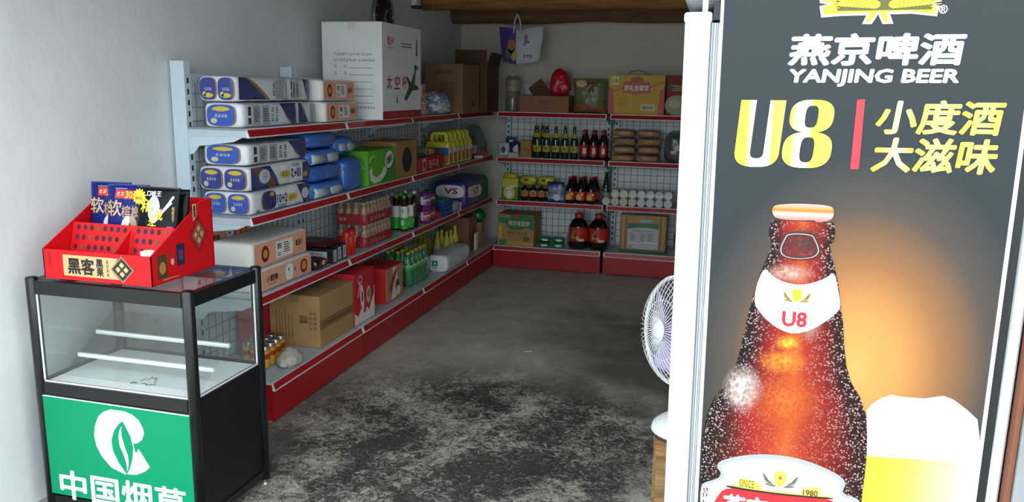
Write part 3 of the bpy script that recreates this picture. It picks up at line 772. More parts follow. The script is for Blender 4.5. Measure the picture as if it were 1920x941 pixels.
h2 = Vector((0.99973028, 0.01970205, 0.01229615)); v2 = Vector((-0.01181734, -0.02423706, 0.99963639)); nn = Vector((0.01999291, -0.99951208, -0.0239977))
t = thing('drinks_fridge', 'upright white drinks fridge with large beer advertisement on its side', 'fridge')
t.matrix_world = Matrix(((h2.x, -nn.x, v2.x, 2.0169), (h2.y, -nn.y, v2.y, -1.4390), (h2.z, -nn.z, v2.z, 0), (0, 0, 0, 1)))
M_fr = M('#f2f5f6', .3); M_fg = M('#b9bec2', .35)
FD, FT = .62, 1.76
cab = obj('cabinet', boxes([(0, .578, .004, FD, .10, 1.98)]), M_fr, t)
obj('plinth', boxes([(.02, .56, .02, FD - .02, .012, .10)]), M('#2a2c2e', .5), t)
obj('rear_gap_shade', boxes([(.580, .598, .002, FD - .02, .05, 1.96)]), M('#121416', .5), t)  # black strip along the fridge back, its colour standing in for the shadow gap
obj('edge_trim', boxes([(-.006, .0, .0, FD, .10, 1.98)]), M('#e8ecee', .3), t)
obj('edge_trim', boxes([(.572, .580, -.001, .03, .10, 1.98)]), M('#efeff0', .3), t)
# door seen edge-on
dr = obj('door', box(.054, FD - .01, FT - .13, .012, 3), M_fr, t, loc=(-.050, FD / 2 + .002, .125))
obj('door_cap', box(.058, FD - .006, .022, .006, 2), M('#e3e7e9', .35), dr, loc=(0, 0, FT - .145))
obj('door_glass', boxes([(-.0285, -.026, -FD / 2 + .07, FD / 2 - .07, .09, FT - .22)]), M('#20282c', .06, coat=.5), dr)
obj('door_handle', boxes([(-.038, -.026, FD / 2 - .05, FD / 2 - .025, .75, 1.15)]), M('#d5d9db', .3), dr)
for k, (a, b, c) in enumerate(((-.0225, -.0185, '#8f979d'), (-.0175, -.0135, '#dfe4e8'), (-.0125, -.0095, '#a4abb2'), (-.0085, -.0062, '#e8ebee'))):
    obj('gasket', boxes([(a, b, .006 + .004 * (k % 2), FD - .01, .13, FT - .02)]), M(c, .45), t)
# sign box over the door
hd = obj('header', box(.080, FD - .06, .21, .022, 4), M('#6f7476', .5, spec=.3), t, loc=(-.041, FD / 2 + .02, FT + .014))
obj('header_face', boxes([(-.0425, -.040, -FD / 2 + .08, FD / 2 - .08, .03, .18)]), M('#d8dcde', .3), hd)
obj('hinge_pin', lathe([(.006, 0), (.006, .05)], 10), M('#eef0f0', .3), t, loc=(-.037, .03, FT - .02))
obj('hinge_plate', boxes([(-.020, -.006, .0, .06, FT - .015, FT + .018)]), M('#141618', .4), t)

# ---- printed side panel -------------------------------------------------------
def poster_ground():
    m = bpy.data.materials.new('printed_glow'); m.use_nodes = True; nt = m.node_tree; L = nt.links; p = nt.nodes['Principled BSDF']
    p.inputs['Roughness'].default_value = .4; p.inputs['Specular IOR Level'].default_value = .3
    tc = nt.nodes.new('ShaderNodeTexCoord'); mp = nt.nodes.new('ShaderNodeMapping')
    mp.inputs['Location'].default_value = (-.31, 0, -1.02); L.new(tc.outputs['Object'], mp.inputs[0])
    mp2 = nt.nodes.new('ShaderNodeMapping'); mp2.inputs['Scale'].default_value = (1 / .34, 1, 1 / .46); L.new(mp.outputs[0], mp2.inputs[0])
    sp = nt.nodes.new('ShaderNodeSeparateXYZ'); L.new(mp2.outputs[0], sp.inputs[0]); cb = nt.nodes.new('ShaderNodeCombineXYZ'); L.new(sp.outputs[0], cb.inputs[0]); L.new(sp.outputs[2], cb.inputs[1])
    ln = nt.nodes.new('ShaderNodeVectorMath'); ln.operation = 'LENGTH'; L.new(cb.outputs[0], ln.inputs[0])
    r = nt.nodes.new('ShaderNodeValToRGB'); e = r.color_ramp.elements
    e[0].position = 0; e[0].color = lin('#cf9450'); e[1].position = 1; e[1].color = lin('#272f33')
    for pos, c in ((.25, '#c08448'), (.5, '#8a5f3a'), (.75, '#4a413b')):
        x = e.new(pos); x.color = lin(c)
    L.new(ln.outputs['Value'], r.inputs[0]); L.new(r.outputs[0], p.inputs['Base Color'])
    return m
pn = obj('poster', boxes([(.001, .572, -.0005, .004, .12, 1.97)]), poster_ground(), t)
fp = face('-y', (0, .001, 0))
def chaikin(p, k=2):
    for _ in range(k):
        p = [q for (a, b), (c, d) in zip(p, p[1:] + p[:1]) for q in ((a * .75 + c * .25, b * .75 + d * .25), (a * .25 + c * .75, b * .25 + d * .75))]
    return p
def pp(name, key, mat, layer): return decal(pn, name, flat(chaikin(PO[key]) if key not in ('redbar', 'beer', 'foam', 'emw', 'emy') else PO[key]), mat, fp, 0, 0, layer)
def pt(name, key, s, mat, layer, bold=.02, shear=0.0, wide=1.0):
    q = PO[key]; uc = sum(a for a, b in q) / 4; vc = sum(b for a, b in q) / 4
    w = (q[1][0] - q[0][0] + q[2][0] - q[3][0]) / 2; h = (q[0][1] - q[3][1] + q[1][1] - q[2][1]) / 2
    return decal(pn, name, txt(s, (w - abs(shear) * h) * wide, h, bold, shear), mat, fp, uc, vc, layer)
M_pw = M('#f3f8fa', .4); M_py = M('#f0dc3c', .4)
pt('lettering', 'cn', '燕京啤酒', M_pw, 2, .035, .08)
pt('lettering', 'en', 'YANJING BEER', M_pw, 2, .04, .10)
M_gold = ramp_mat('gold_print', [(0, '#e8d23a'), (.14, '#f0e23c'), (.24, '#fdfad8'), (.34, '#fffef0'), (.40, '#eee23c'), (.50, '#f2ea62'), (.56, '#e6d43a'), (.70, '#fdfad0'), (.78, '#efe23c'), (1, '#f2ea55')], 'X', .03, .235, .4)
M_gold2 = ramp_mat('gold_print_small', [(0, '#efe048'), (.15, '#e0c43a'), (.3, '#f6efa0'), (.4, '#e4cc3c'), (.6, '#f4eb7a'), (.75, '#dcc038'), (.9, '#f4e870'), (1, '#e8d848')], 'X', .28, .53, .4)
# the big U and 8 as outlines
def sup(cu_, cv_, rx, ry, p, n=40, sh=.07):
    o = []
    for i in range(n):
        a = 2 * PI * i / n; ca, sa = math.cos(a), math.sin(a)
        y = ry * math.copysign(abs(sa) ** (2 / p), sa); o.append((cu_ + rx * math.copysign(abs(ca) ** (2 / p), ca) + (cv_ + y - 1.517) * sh, cv_ + y))
    return o
def ring_mesh(outer, inner):
    n = len(outer); return py_mesh([(a, b, 0) for a, b in outer] + [(a, b, 0) for a, b in inner], [(i, (i + 1) % n, n + (i + 1) % n, n + i) for i in range(n)])
def ushape():
    v = []; f = []; n = 24; top, bot = 1.584, 1.446; cx = .0850; wo, wi = .0445, .0135
    out = [(cx - wo, top)] + [(cx - wo * math.cos(PI * i / n) ** 1 if False else cx - wo * math.copysign(abs(math.cos(PI * i / n)) ** .75, math.cos(PI * i / n)), 1.478 - (1.478 - bot) * math.sin(PI * i / n) ** .8) for i in range(n + 1)] + [(cx + wo, top)]
    inn = [(cx - wi, top)] + [(cx - wi * math.copysign(abs(math.cos(PI * i / n)) ** .75, math.cos(PI * i / n)), 1.478 - .014 * math.sin(PI * i / n) ** .8) for i in range(n + 1)] + [(cx + wi, top)]
    for a, b in out + inn: v.append((a + (b - 1.517) * .07, b, 0))
    m_ = len(out)
    return py_mesh(v, [(i, i + 1, m_ + i + 1, m_ + i) for i in range(m_ - 1)])
decal(pn, 'lettering', ushape(), M_gold, fp, 0, 0, 2)
decal(pn, 'lettering', ring_mesh(sup(.1832, 1.5525, .0425, .033, 2.7), sup(.1832, 1.5515, .0125, .0222, 3.2)), M_gold, fp, 0, 0, 2)
decal(pn, 'lettering', ring_mesh(sup(.1832, 1.4835, .0480, .0370, 2.7), sup(.1832, 1.484, .0135, .0258, 3.2)), M_gold, fp, 0, 0, 3)
pp('stripe', 'redbar', M('#d8323c', .45), 2)
pt('lettering', 'x1', '小度酒', M_gold2, 2, .03, .10); pt('lettering', 'x2', '大滋味', M_gold2, 2, .03, .10)
pt('lettering', 'reg', '®', M_pw, 2, .01)
# wheat emblem, cut by the top of the picture
pp('emblem', 'emw', M_pw, 2); pp('emblem', 'emy', M('#e6cf2c', .4), 3)
eu = [sum(q[0] for q in PO['emk']) / 5]
eg = []
for sx in (-1, 1):
    for k in range(11):
        for rw in (0, 1):
            eg.append(put(ell(.0072, .0030, 10, 1), Matrix.Identity(4), .3035 + sx * (.014 + k * .0068), 1.7655 + rw * .008 + .0006 * k, 0, sx * (.5 if rw else -.45)))
    for k in range(4): eg.append(put(rect(.02, .0012), Matrix.Identity(4), .3035 + sx * .092, 1.764 + k * .005, 0, sx * -.05))
bmj = bmesh.new()
for q in eg: bmj.from_mesh(q)
decal(pn, 'emblem_dark', flat([(.218, 1.7585), (.389, 1.7585), (.392, 1.778), (.37, 1.83), (.236, 1.83), (.214, 1.778)]), M('#55571e', .4), fp, 0, 0, 4)
decal(pn, 'emblem_grain', bm_mesh(bmj), M('#ecd930', .4), fp, 0, 0, 5)
decal(pn, 'emblem', ell(.045, .05, 24, 2), M('#e6cf2c', .4), fp, .3035, 1.840, 6)

# bottle print: strips between the two outlines, printed with drops
def bottle_print():
    m = bpy.data.materials.new('printed_bottle'); m.use_nodes = True; nt = m.node_tree; L = nt.links; p = nt.nodes['Principled BSDF']
    p.inputs['Roughness'].default_value = .35; p.inputs['Specular IOR Level'].default_value = .25
    uv = nt.nodes.new('ShaderNodeUVMap'); sp = nt.nodes.new('ShaderNodeSeparateXYZ'); L.new(uv.outputs[0], sp.inputs[0])
    tc = nt.nodes.new('ShaderNodeTexCoord')
    r = nt.nodes.new('ShaderNodeValToRGB'); e = r.color_ramp.elements
    e[0].position = 0; e[0].color = lin('#120a0a'); e[1].position = 1; e[1].color = lin('#1a0808')
    for pos, c in ((.08, '#1c0c0e'), (.17, '#4a0f10'), (.3, '#8a1a16'), (.42, '#a03018'), (.52, '#b4501e'), (.62, '#962c18'), (.78, '#741410'), (.92, '#280a0a')):
        x = e.new(pos); x.color = lin(c)
    n = nt.nodes.new('ShaderNodeTexNoise'); n.inputs['Scale'].default_value = 14; n.inputs['Detail'].default_value = 5; L.new(tc.outputs['Object'], n.inputs['Vector'])
    ad = nt.nodes.new('ShaderNodeMath'); ad.operation = 'MULTIPLY_ADD'; ad.inputs[1].default_value = .16; L.new(n.outputs['Fac'], ad.inputs[0])
    sb = nt.nodes.new('ShaderNodeMath'); sb.operation = 'SUBTRACT'; sb.inputs[1].default_value = .08; L.new(sp.outputs[0], sb.inputs[0]); L.new(sb.outputs[0], ad.inputs[2]); L.new(ad.outputs[0], r.inputs[0])
    # printed drops
    vo = nt.nodes.new('ShaderNodeTexVoronoi'); vo.inputs['Scale'].default_value = 190; vo.feature = 'F1'; L.new(tc.outputs['Object'], vo.inputs['Vector'])
    dr_ = nt.nodes.new('ShaderNodeValToRGB'); d = dr_.color_ramp.elements
    d[0].position = .22; d[0].color = (1, 1, 1, 1); d[1].position = .46; d[1].color = (0, 0, 0, 1); L.new(vo.outputs['Distance'], dr_.inputs[0])
    n2 = nt.nodes.new('ShaderNodeTexNoise'); n2.inputs['Scale'].default_value = 60; n2.inputs['Detail'].default_value = 3; L.new(tc.outputs['Object'], n2.inputs['Vector'])
    th = nt.nodes.new('ShaderNodeMapRange'); th.inputs['From Min'].default_value = .38; th.inputs['From Max'].default_value = .52; L.new(n2.outputs['Fac'], th.inputs['Value'])
    # more and whiter drops towards the edges
    ab = nt.nodes.new('ShaderNodeMath'); ab.operation = 'SUBTRACT'; ab.inputs[1].default_value = .5; L.new(sp.outputs[0], ab.inputs[0])
    a2 = nt.nodes.new('ShaderNodeMath'); a2.operation = 'ABSOLUTE'; L.new(ab.outputs[0], a2.inputs[0])
    a3 = nt.nodes.new('ShaderNodeMapRange'); a3.inputs['From Min'].default_value = .12; a3.inputs['From Max'].default_value = .47; a3.inputs['To Min'].default_value = .20; a3.inputs['To Max'].default_value = .85; L.new(a2.outputs[0], a3.inputs['Value'])
    mu = nt.nodes.new('ShaderNodeMath'); mu.operation = 'MULTIPLY'; L.new(dr_.outputs[0], mu.inputs[0]); L.new(th.outputs[0], mu.inputs[1])
    mu2 = nt.nodes.new('ShaderNodeMath'); mu2.operation = 'MULTIPLY'; L.new(mu.outputs[0], mu2.inputs[0]); L.new(a3.outputs[0], mu2.inputs[1])
    mx = nt.nodes.new('ShaderNodeMix'); mx.data_type = 'RGBA'; L.new(mu2.outputs[0], mx.inputs[0]); L.new(r.outputs[0], mx.inputs[6]); mx.inputs[7].default_value = lin('#c0a49e')
    L.new(mx.outputs[2], p.inputs['Base Color'])
    return m
def interp(pts, v):
    pts = sorted(pts, key=lambda q: q[1])
    for (a, b), (c, d) in zip(pts, pts[1:]):
        if b <= v <= d: return a + (c - a) * (v - b) / max(1e-6, d - b)
    return pts[0][0] if v < pts[0][1] else pts[-1][0]
v0 = .655; v1 = min(PO['bl'][0][1], PO['br'][0][1]); NV, NU = 70, 12
vv = []; ff = []
for j in range(NV + 1):
    v = v0 + (v1 - v0) * j / NV; a = interp(PO['bl'], v); b = interp(PO['br'], v)
    for i in range(NU + 1): vv.append((a + (b - a) * i / NU, v, 0))
for j in range(NV):
    for i in range(NU): ff.append((j * (NU + 1) + i, j * (NU + 1) + i + 1, (j + 1) * (NU + 1) + i + 1, (j + 1) * (NU + 1) + i))
bo = decal(pn, 'printed_bottle', py_mesh(vv, ff), bottle_print(), fp, 0, 0, 2)
uvl = bo.data.uv_layers.new(name='UVMap')
for pgn in bo.data.polygons:
    for li in pgn.loop_indices:
        vi = bo.data.loops[li].vertex_index; uvl.data[li].uv = ((vi % (NU + 1)) / NU, (vi // (NU + 1)) / NV)
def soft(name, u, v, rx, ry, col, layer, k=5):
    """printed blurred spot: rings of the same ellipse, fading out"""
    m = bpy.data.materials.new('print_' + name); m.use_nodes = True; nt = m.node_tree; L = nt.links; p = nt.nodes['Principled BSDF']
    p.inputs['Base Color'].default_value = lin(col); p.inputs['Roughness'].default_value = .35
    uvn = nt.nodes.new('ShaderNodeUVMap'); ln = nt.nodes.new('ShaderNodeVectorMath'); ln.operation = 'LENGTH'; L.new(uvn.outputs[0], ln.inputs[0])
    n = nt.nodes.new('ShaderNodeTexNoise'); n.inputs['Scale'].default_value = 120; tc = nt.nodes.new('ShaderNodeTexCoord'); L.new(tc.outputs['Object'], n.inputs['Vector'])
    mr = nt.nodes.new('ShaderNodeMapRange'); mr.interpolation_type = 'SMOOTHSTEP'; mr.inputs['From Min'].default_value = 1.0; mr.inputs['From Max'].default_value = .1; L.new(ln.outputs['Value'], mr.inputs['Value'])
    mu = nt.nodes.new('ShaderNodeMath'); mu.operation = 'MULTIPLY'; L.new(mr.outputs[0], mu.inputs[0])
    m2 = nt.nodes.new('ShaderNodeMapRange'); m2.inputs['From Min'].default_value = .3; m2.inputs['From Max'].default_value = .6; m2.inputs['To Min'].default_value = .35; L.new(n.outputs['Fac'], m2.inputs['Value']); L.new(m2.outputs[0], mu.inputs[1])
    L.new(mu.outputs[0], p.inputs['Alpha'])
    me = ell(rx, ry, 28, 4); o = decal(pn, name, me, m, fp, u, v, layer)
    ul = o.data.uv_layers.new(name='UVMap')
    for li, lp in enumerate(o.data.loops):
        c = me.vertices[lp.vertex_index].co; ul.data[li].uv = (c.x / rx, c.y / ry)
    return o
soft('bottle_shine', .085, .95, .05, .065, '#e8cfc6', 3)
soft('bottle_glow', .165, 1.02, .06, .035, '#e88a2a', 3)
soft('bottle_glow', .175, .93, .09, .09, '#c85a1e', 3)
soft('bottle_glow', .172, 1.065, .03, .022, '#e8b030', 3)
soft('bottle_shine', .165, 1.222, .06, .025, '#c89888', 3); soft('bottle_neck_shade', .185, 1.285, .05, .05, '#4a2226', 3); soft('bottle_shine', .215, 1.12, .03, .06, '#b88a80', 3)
M_cap = ramp_mat('cap_print', [(0, '#b87870'), (.35, '#d8b0a8'), (.55, '#cf6a1e'), (.7, '#d8903a'), (.85, '#c89890'), (1, '#d0a098')], 'Z', 1.338, 1.372, .4)
pp('printed_cap', 'cap', M_cap, 4)
rp = chaikin(PO['ring']); rc = (sum(a for a, b in rp) / len(rp), sum(b for a, b in rp) / len(rp))
inn = [(rc[0] + (a - rc[0]) * .76, rc[1] + (b - rc[1]) * .72) for a, b in rp]
inn2 = [(rc[0] + (a - rc[0]) * .90, rc[1] + (b - rc[1]) * .89) for a, b in rp]
decal(pn, 'printed_ring', ring_mesh(rp, inn), M('#3a1c1c', .35), fp, 0, 0, 4); decal(pn, 'printed_ring', ring_mesh(inn2, [(rc[0] + (a - rc[0]) * .86, rc[1] + (b - rc[1]) * .85) for a, b in rp]), M('#d8b8b0', .35), fp, 0, 0, 5)
pp('neck_label', 'neck', M('#eef2f4', .4), 4)
pt('lettering', 'u8s', 'U8', M('#c0202e', .4), 6, .03)
q = PO['sh']; su, sv = sum(a for a, b in q) / 4, sum(b for a, b in q) / 4
shield = lambda s: [(-.010 * s, .012 * s), (0, .015 * s), (.010 * s, .012 * s), (.010 * s, -.002 * s), (.006 * s, -.010 * s), (0, -.014 * s), (-.006 * s, -.010 * s), (-.010 * s, -.002 * s)]
decal(pn, 'label_crest', flat(shield(1)), M('#d8b81e', .4), fp, su, sv, 6)
for sx in (-1, 1):
    for k in range(5): decal(pn, 'label_wheat', ell(.010 - .001 * k, .0022, 10, 1), M('#b8a03a' if k % 2 else '#8a7a3a', .4), fp, su + sx * (.016 + .002 * k), sv - .012 + k * .0035, 5, sx * (.15 + .2 * k))
decal(pn, 'lettering', lines_block(.035, .006, 1), M('#c8d0d8', .4), fp, su - .06, sv - .002, 6, -.3); decal(pn, 'lettering', lines_block(.03, .006, 1), M('#c8d0d8', .4), fp, su + .06, sv + .002, 6, .25)
pp('main_label', 'lab', M('#9ea2a6', .35), 4); pp('main_label', 'lab2', M('#f4f6f7', .4), 5)
pp('main_label', 'gold', M('#e8c860', .4), 6); pp('main_label', 'blk', M('#1a1414', .4), 6); pp('main_label', 'red', M('#c81e28', .4), 6)
pp('label_tab', 'since', M('#ece04a', .4), 6); pp('label_tab', 'n1980', M('#e8b85a', .4), 6)
pt('lettering', 'sin', 'SINCE', M('#4a4020', .4), 7, .0); pt('lettering', 'nin', '1980', M('#4a3010', .4), 7, .01)
pt('lettering', 'big', '燕京', M_pw, 7, .03)
pt('lettering', 'vp', '8°P', M('#2a2a2a', .4), 7, .01)
q = PO['sh2']; su, sv = sum(a for a, b in q) / 4, sum(b for a, b in q) / 4
decal(pn, 'label_crest', flat(shield(1.35)), M('#e8b84a', .4), fp, su, sv, 7); decal(pn, 'label_crest', ell(.003, .004, 12, 1), M('#a84a1e', .4), fp, su, sv + .004, 8)
for sx in (-1, 1):
    for k in range(6): decal(pn, 'label_wheat', ell(.013 - .001 * k, .0028, 10, 1), M('#9a9a92' if k % 2 else '#6a685e', .4), fp, su + sx * (.020 + .003 * k), sv - .016 + k * .0045, 7, sx * (.15 + .2 * k))
M_foam = ramp_mat('foam_print', [(0, '#eee6da'), (.3, '#fbfcfc'), (1, '#fdfefe')], 'Z', .82, 1.0, .45)
M_beer = ramp_mat('beer_print', [(0, '#f4e628'), (.3, '#f0cf30'), (.5, '#e8b04a'), (.8, '#f2cf96'), (1, '#f6e4c8')], 'X', .29, .58, .4, noise_amt=.12, nscale=90)
pp('printed_foam', 'foam', M_foam, 1); pp('printed_beer', 'beer', M_beer, 1)

# ------------------------------------------------------------------ fan on a wooden crate
CX, CY = 1.945, -.55
t = thing('wooden_stool', 'rough wooden stool standing behind the fridge door, under the fan', 'stool', (CX, CY, 0), .12)
obj('seat', boxes([(-.105, .105, -.12, .12, .405, .440)]), wood('#b98a55', 4), t)
for sx in (-1, 1):
    obj('apron', boxes([(-.075, .075, sx * .095 - .01, sx * .095 + .01, .355, .404)]), wood('#a87a48', 4), t)
    for sy in (-1, 1): obj('leg', boxes([(sx * .083 - .016, sx * .083 + .016, sy * .095 - .016, sy * .095 + .016, 0, .404)]), wood('#b89060', 4), t)
for sx in (-1, 1): obj('stretcher', boxes([(sx * .083 - .01, sx * .083 + .01, -.079, .079, .12, .15)]), wood('#a87a48', 4), t)
t = thing('electric_fan', 'white table fan with lilac blades on the wooden stool', 'fan', (CX, CY, .440), 0)
M_fw = M('#f0f2f2', .35)
obj('base', lathe([(.115, .0), (.118, .012), (.112, .030), (.085, .052), (.045, .064), (.03, .07), (.0, .071)], 32), M_fw, t)
obj('base_rim', lathe([(.117, .0), (.120, .003), (.120, .010), (.117, .013)], 32, closed=False), M('#3a3a3c', .5), t)
obj('neck', lathe([(.024, .06), (.018, .10), (.018, .20), (.026, .23), (.0, .232)], 16), M_fw, t)
head = Vector((-.055, -.035, .375))
ax = Vector((-.80, -.58, .10)).normalized(); sx_ = ax.cross(Vector((0, 0, 1))).normalized(); up_ = sx_.cross(ax)
def H(a, r, d): return head + sx_ * (r * math.cos(a)) + up_ * (r * math.sin(a)) + ax * d
HM = Matrix(((sx_.x, up_.x, ax.x, head.x), (sx_.y, up_.y, ax.y, head.y), (sx_.z, up_.z, ax.z, head.z), (0, 0, 0, 1)))
obj('motor', lathe([(.0, -.15), (.035, -.145), (.048, -.12), (.05, -.05), (.045, -.035)], 20), M_fw, t, mtx=HM)
GR = .178
gd = []
def wire(a, sg):
    # radial wire from hub ring to rim, bowed outwards
    return tube([H(a + sg * .10 * (1 - k / 7), .032 + (GR - .032) * (k / 7) ** .9, sg * (.052 * math.cos((k / 7) ** 1.6 * PI / 2) + .012)) for k in range(8)], .0014, 4)
for sg, nm in ((1, 'front_guard'), (-1, 'rear_guard')):
    ws = [wire(2 * PI * i / 46, sg) for i in range(46)]
    ws.append(tube([H(2 * PI * i / 40, .10, sg * .05) for i in range(40)], .0016, 4, True)); ws.append(tube([H(2 * PI * i / 40, .034, sg * .063) for i in range(40)], .003, 5, True))
    obj(nm, join(ws), M_fw, t)['kind'] = 'stuff'
obj('guard_rim', tube([H(2 * PI * i / 48, GR, 0) for i in range(48)], .0075, 8, True), M_fw, t)
obj('guard_badge', lathe([(.034, .06), (.034, .066), (.02, .070), (.0, .071)], 20), M('#e4e4ea', .35), t, mtx=HM)
obj('hub', lathe([(.0, -.03), (.026, -.028), (.028, .02), (.018, .032), (.0, .034)], 16), M('#b9a8d8', .35), t, mtx=HM)
for k in range(3):
    v = []; f = []
    for i in range(9):
        for j in range(7):
            rr = .022 + .125 * i / 8; a = k * 2 * PI / 3 + (-.15 + .95 * j / 6) * (1 - .25 * (i / 8 - .5) ** 2 * 4) + .3 * i / 8
            v.append(H(a, rr, -.022 + .05 * j / 6))
    for i in range(8):
        for j in range(6): f.append((i * 7 + j, i * 7 + j + 1, (i + 1) * 7 + j + 1, (i + 1) * 7 + j))
    b = obj('blade', py_mesh(v, f, True), M('#b4a2dc', .35), t)
    md = b.modifiers.new('thickness', 'SOLIDIFY'); md.thickness = .003
# bit of wood on the floor
tag(obj('wood_scrap', box(.05, .018, .008, .002), M('#c8a070', .7), loc=(.905, 1.441, 0), rot=(0, 0, .3)), 'small pale wood scrap on the middle of the floor', 'scrap')

# ------------------------------------------------------------------ goods on the left racks
Z1, Z2, Z3, ZB = 1.4035, 1.0005, .6105, .2055
FILM = film('plastic_film', '#fafcfd', .025, .10, .02)
ORD = ['leftmost', 'second', 'third', 'fourth', 'fifth', 'sixth', 'seventh']
M_white = M('#eceef0', .4); M_navy = M('#1c2f8c', .3, coat=.3); M_blue = M('#2a55b8', .3); M_goldp = M('#9a7a4a', .35); M_yel = M('#e0c22a', .4); M_sil = M('#a8acb4', .35, bump=.2, bscale=25); M_k = M('#1a1a22', .45)

def rolls_bundle(label, x0, x1, y0, y1, z, h, kind, flip=False):
    """film-wrapped bundle of tissue rolls: end towards the door, long side towards the aisle"""
    sx, sy = x1 - x0, y1 - y0
    t = thing('tissue_roll_bundle', label, 'toilet paper', ((x0 + x1) / 2, (y0 + y1) / 2, z), 0, 'tissue roll bundles on the left rack')
    obj('wrapper', lumpbox(sx, sy, h, max(2, round(sy / .1)), .035), M_white, t)
    fe = face('-y', (sx, sy, h)); fx = face('+x', (sx, sy, h))
    two = kind in (0, 2, 3)
    cs = [(-sx * .235, sx * .218), (sx * .235, sx * .218)] if two else [(-.01, sx * .38)]
    for u, r in cs:
        decal(t, 'end_print', ell(r, h * .44, 24, 2, 3.4), M_goldp, fe, u + .004, h * .5, 2)
        decal(t, 'end_print', ell(r * .95, h * .43, 24, 2, 3.4), M_navy if kind % 2 == 0 else M_blue, fe, u - .002, h * .5, 3)
        decal(t, 'end_print', ell(r * .62, h * .10, 14, 1, 1.6), M_yel, fe, u, h * (.24 if kind == 0 else .76), 4)
        decal(t, 'lettering', ill(4, r * .9, h * .15, 34, 1), M('#dfe6f4', .4), fe, u, h * .48, 4)
        decal(t, 'end_print', ell(r * .22, h * .11, 12, 1), M('#d8cf9a', .4), fe, u - r * .5, h * .28, 4)
    # aisle side
    k = sy / .5
    if kind == 0:
        decal(t, 'side_print', flat([(-.22 * k, .01), (.06 * k, .008), (.02 * k, h * .30), (-.07 * k, h * .72), (-.14 * k, h * .95), (-.22 * k, h * .97)]), M_goldp, fx, 0, 0, 2)
        decal(t, 'side_print', flat([(-.23 * k, .01), (.02 * k, .01), (-.02 * k, h * .30), (-.10 * k, h * .68), (-.17 * k, h * .95), (-.23 * k, h * .96)]), M('#16226e', .25, coat=.4), fx, 0, 0, 3)
        decal(t, 'side_print', rect(.08 * k, h * .8), M_sil, fx, .16 * k, h * .5, 2)
        decal(t, 'lettering', ill(1, .03 * k, h * .62, 44, 2), M('#1a2a5a', .4), fx, .10 * k, h * .5, 3)
    elif kind == 1:
        decal(t, 'bar_code', bars([(-.205 * k, -.18 * k, h * .15, h * .4), (-.205 * k, -.18 * k, h * .5, h * .85)]), M_k, fx, 0, 0, 2)
        for u in (-.13, -.05): decal(t, 'side_print', rect(.065 * k, h * .78), M_sil, fx, u * k, h * .5, 2); decal(t, 'small_print', lines_block(.05 * k, h * .55, 6, int(u * 100)), M('#3a4258', .5), fx, u * k, h * .5, 3)
        decal(t, 'lettering', ill(1, .03 * k, h * .7, 52, 2), M_k, fx, .01 * k, h * .5, 2); decal(t, 'lettering', ill(1, .03 * k, h * .7, 42, 2), M_k, fx, .055 * k, h * .5, 2)
        decal(t, 'side_print', flat([(.08 * k, h * .97), (.235 * k, h * .97), (.24 * k, h * .10), (.20 * k, h * .06), (.14 * k, h * .45)]), M('#16226e', .25, coat=.4), fx, 0, 0, 2)
        decal(t, 'side_print', flat([(.14 * k, h * .45), (.20 * k, h * .06), (.185 * k, h * .05), (.12 * k, h * .5)]), M_goldp, fx, 0, 0, 3)
    elif kind == 2:
        decal(t, 'side_print', flat([(-.235 * k, .006), (-.02 * k, .006), (-.04 * k, h * .45), (-.09 * k, h * .97), (-.235 * k, h * .97)]), M('#16226e', .25, coat=.4), fx, 0, 0, 2)
        decal(t, 'side_print', flat([(-.10 * k, .006), (-.045 * k, .006), (-.09 * k, h * .6), (-.16 * k, h * .97), (-.23 * k, h * .97), (-.23 * k, h * .88)]), M('#6a4a2a', .3), fx, 0, 0, 3)
        decal(t, 'side_print', ell(.043 * k, h * .30), M('#d5d8dc', .35), fx, -.135 * k, h * .55, 4); decal(t, 'lettering', ill(1, .05 * k, h * .32, 33, 1), M('#8a8e98', .4), fx, -.135 * k, h * .55, 5)
        decal(t, 'side_print', ell(.04 * k, h * .17, 16, 1, 3), M_yel, fx, .03 * k, h * .5, 2); decal(t, 'lettering', ill(2, .05 * k, h * .2, 14, 1), M('#4a3a10', .4), fx, .03 * k, h * .5, 3)
        decal(t, 'lettering', txt('10+2', .085 * k, h * .40, .03), M('#14205e', .35), fx, .125 * k, h * .48, 3, PI if flip else 0); decal(t, 'small_print', lines_block(.07 * k, h * .14, 2), M('#3a4a7a', .4), fx, .125 * k, h * (.82 if flip else .16), 3)
        decal(t, 'side_print', rect(.055 * k, h * .8), M('#2a2a6a', .3), fx, .212 * k, h * .5, 2); decal(t, 'side_print', ell(.02 * k, h * .12), M('#c8a04a', .35), fx, .208 * k, h * .35, 3)
    else:
        decal(t, 'side_print', ell(.06 * k, h * .42, 24, 2, 3), M_goldp, fx, -.115 * k, h * .52, 2); decal(t, 'side_print', ell(.055 * k, h * .41, 24, 2, 3), M('#1c2466', .3), fx, -.11 * k, h * .52, 3)
        decal(t, 'side_print', ell(.018 * k, h * .1), M('#c8a04a', .35), fx, -.09 * k, h * .78, 4)
        decal(t, 'bar_code', barcode(.03 * k, h * .14), M_k, fx, -.20 * k, h * .14, 2)
        decal(t, 'lettering', txt('10+2', .085 * k, h * .42, .03), M('#14205e', .35), fx, -.005 * k, h * .50, 3); decal(t, 'small_print', lines_block(.075 * k, h * .18, 2), M('#3a4a7a', .4), fx, -.005 * k, h * .16, 3)
        decal(t, 'side_print', ell(.04 * k, h * .17, 16, 1, 3), M_yel, fx, .085 * k, h * .45, 2); decal(t, 'lettering', ill(2, .05 * k, h * .2, 14, 1), M('#4a3a10', .4), fx, .085 * k, h * .45, 3)
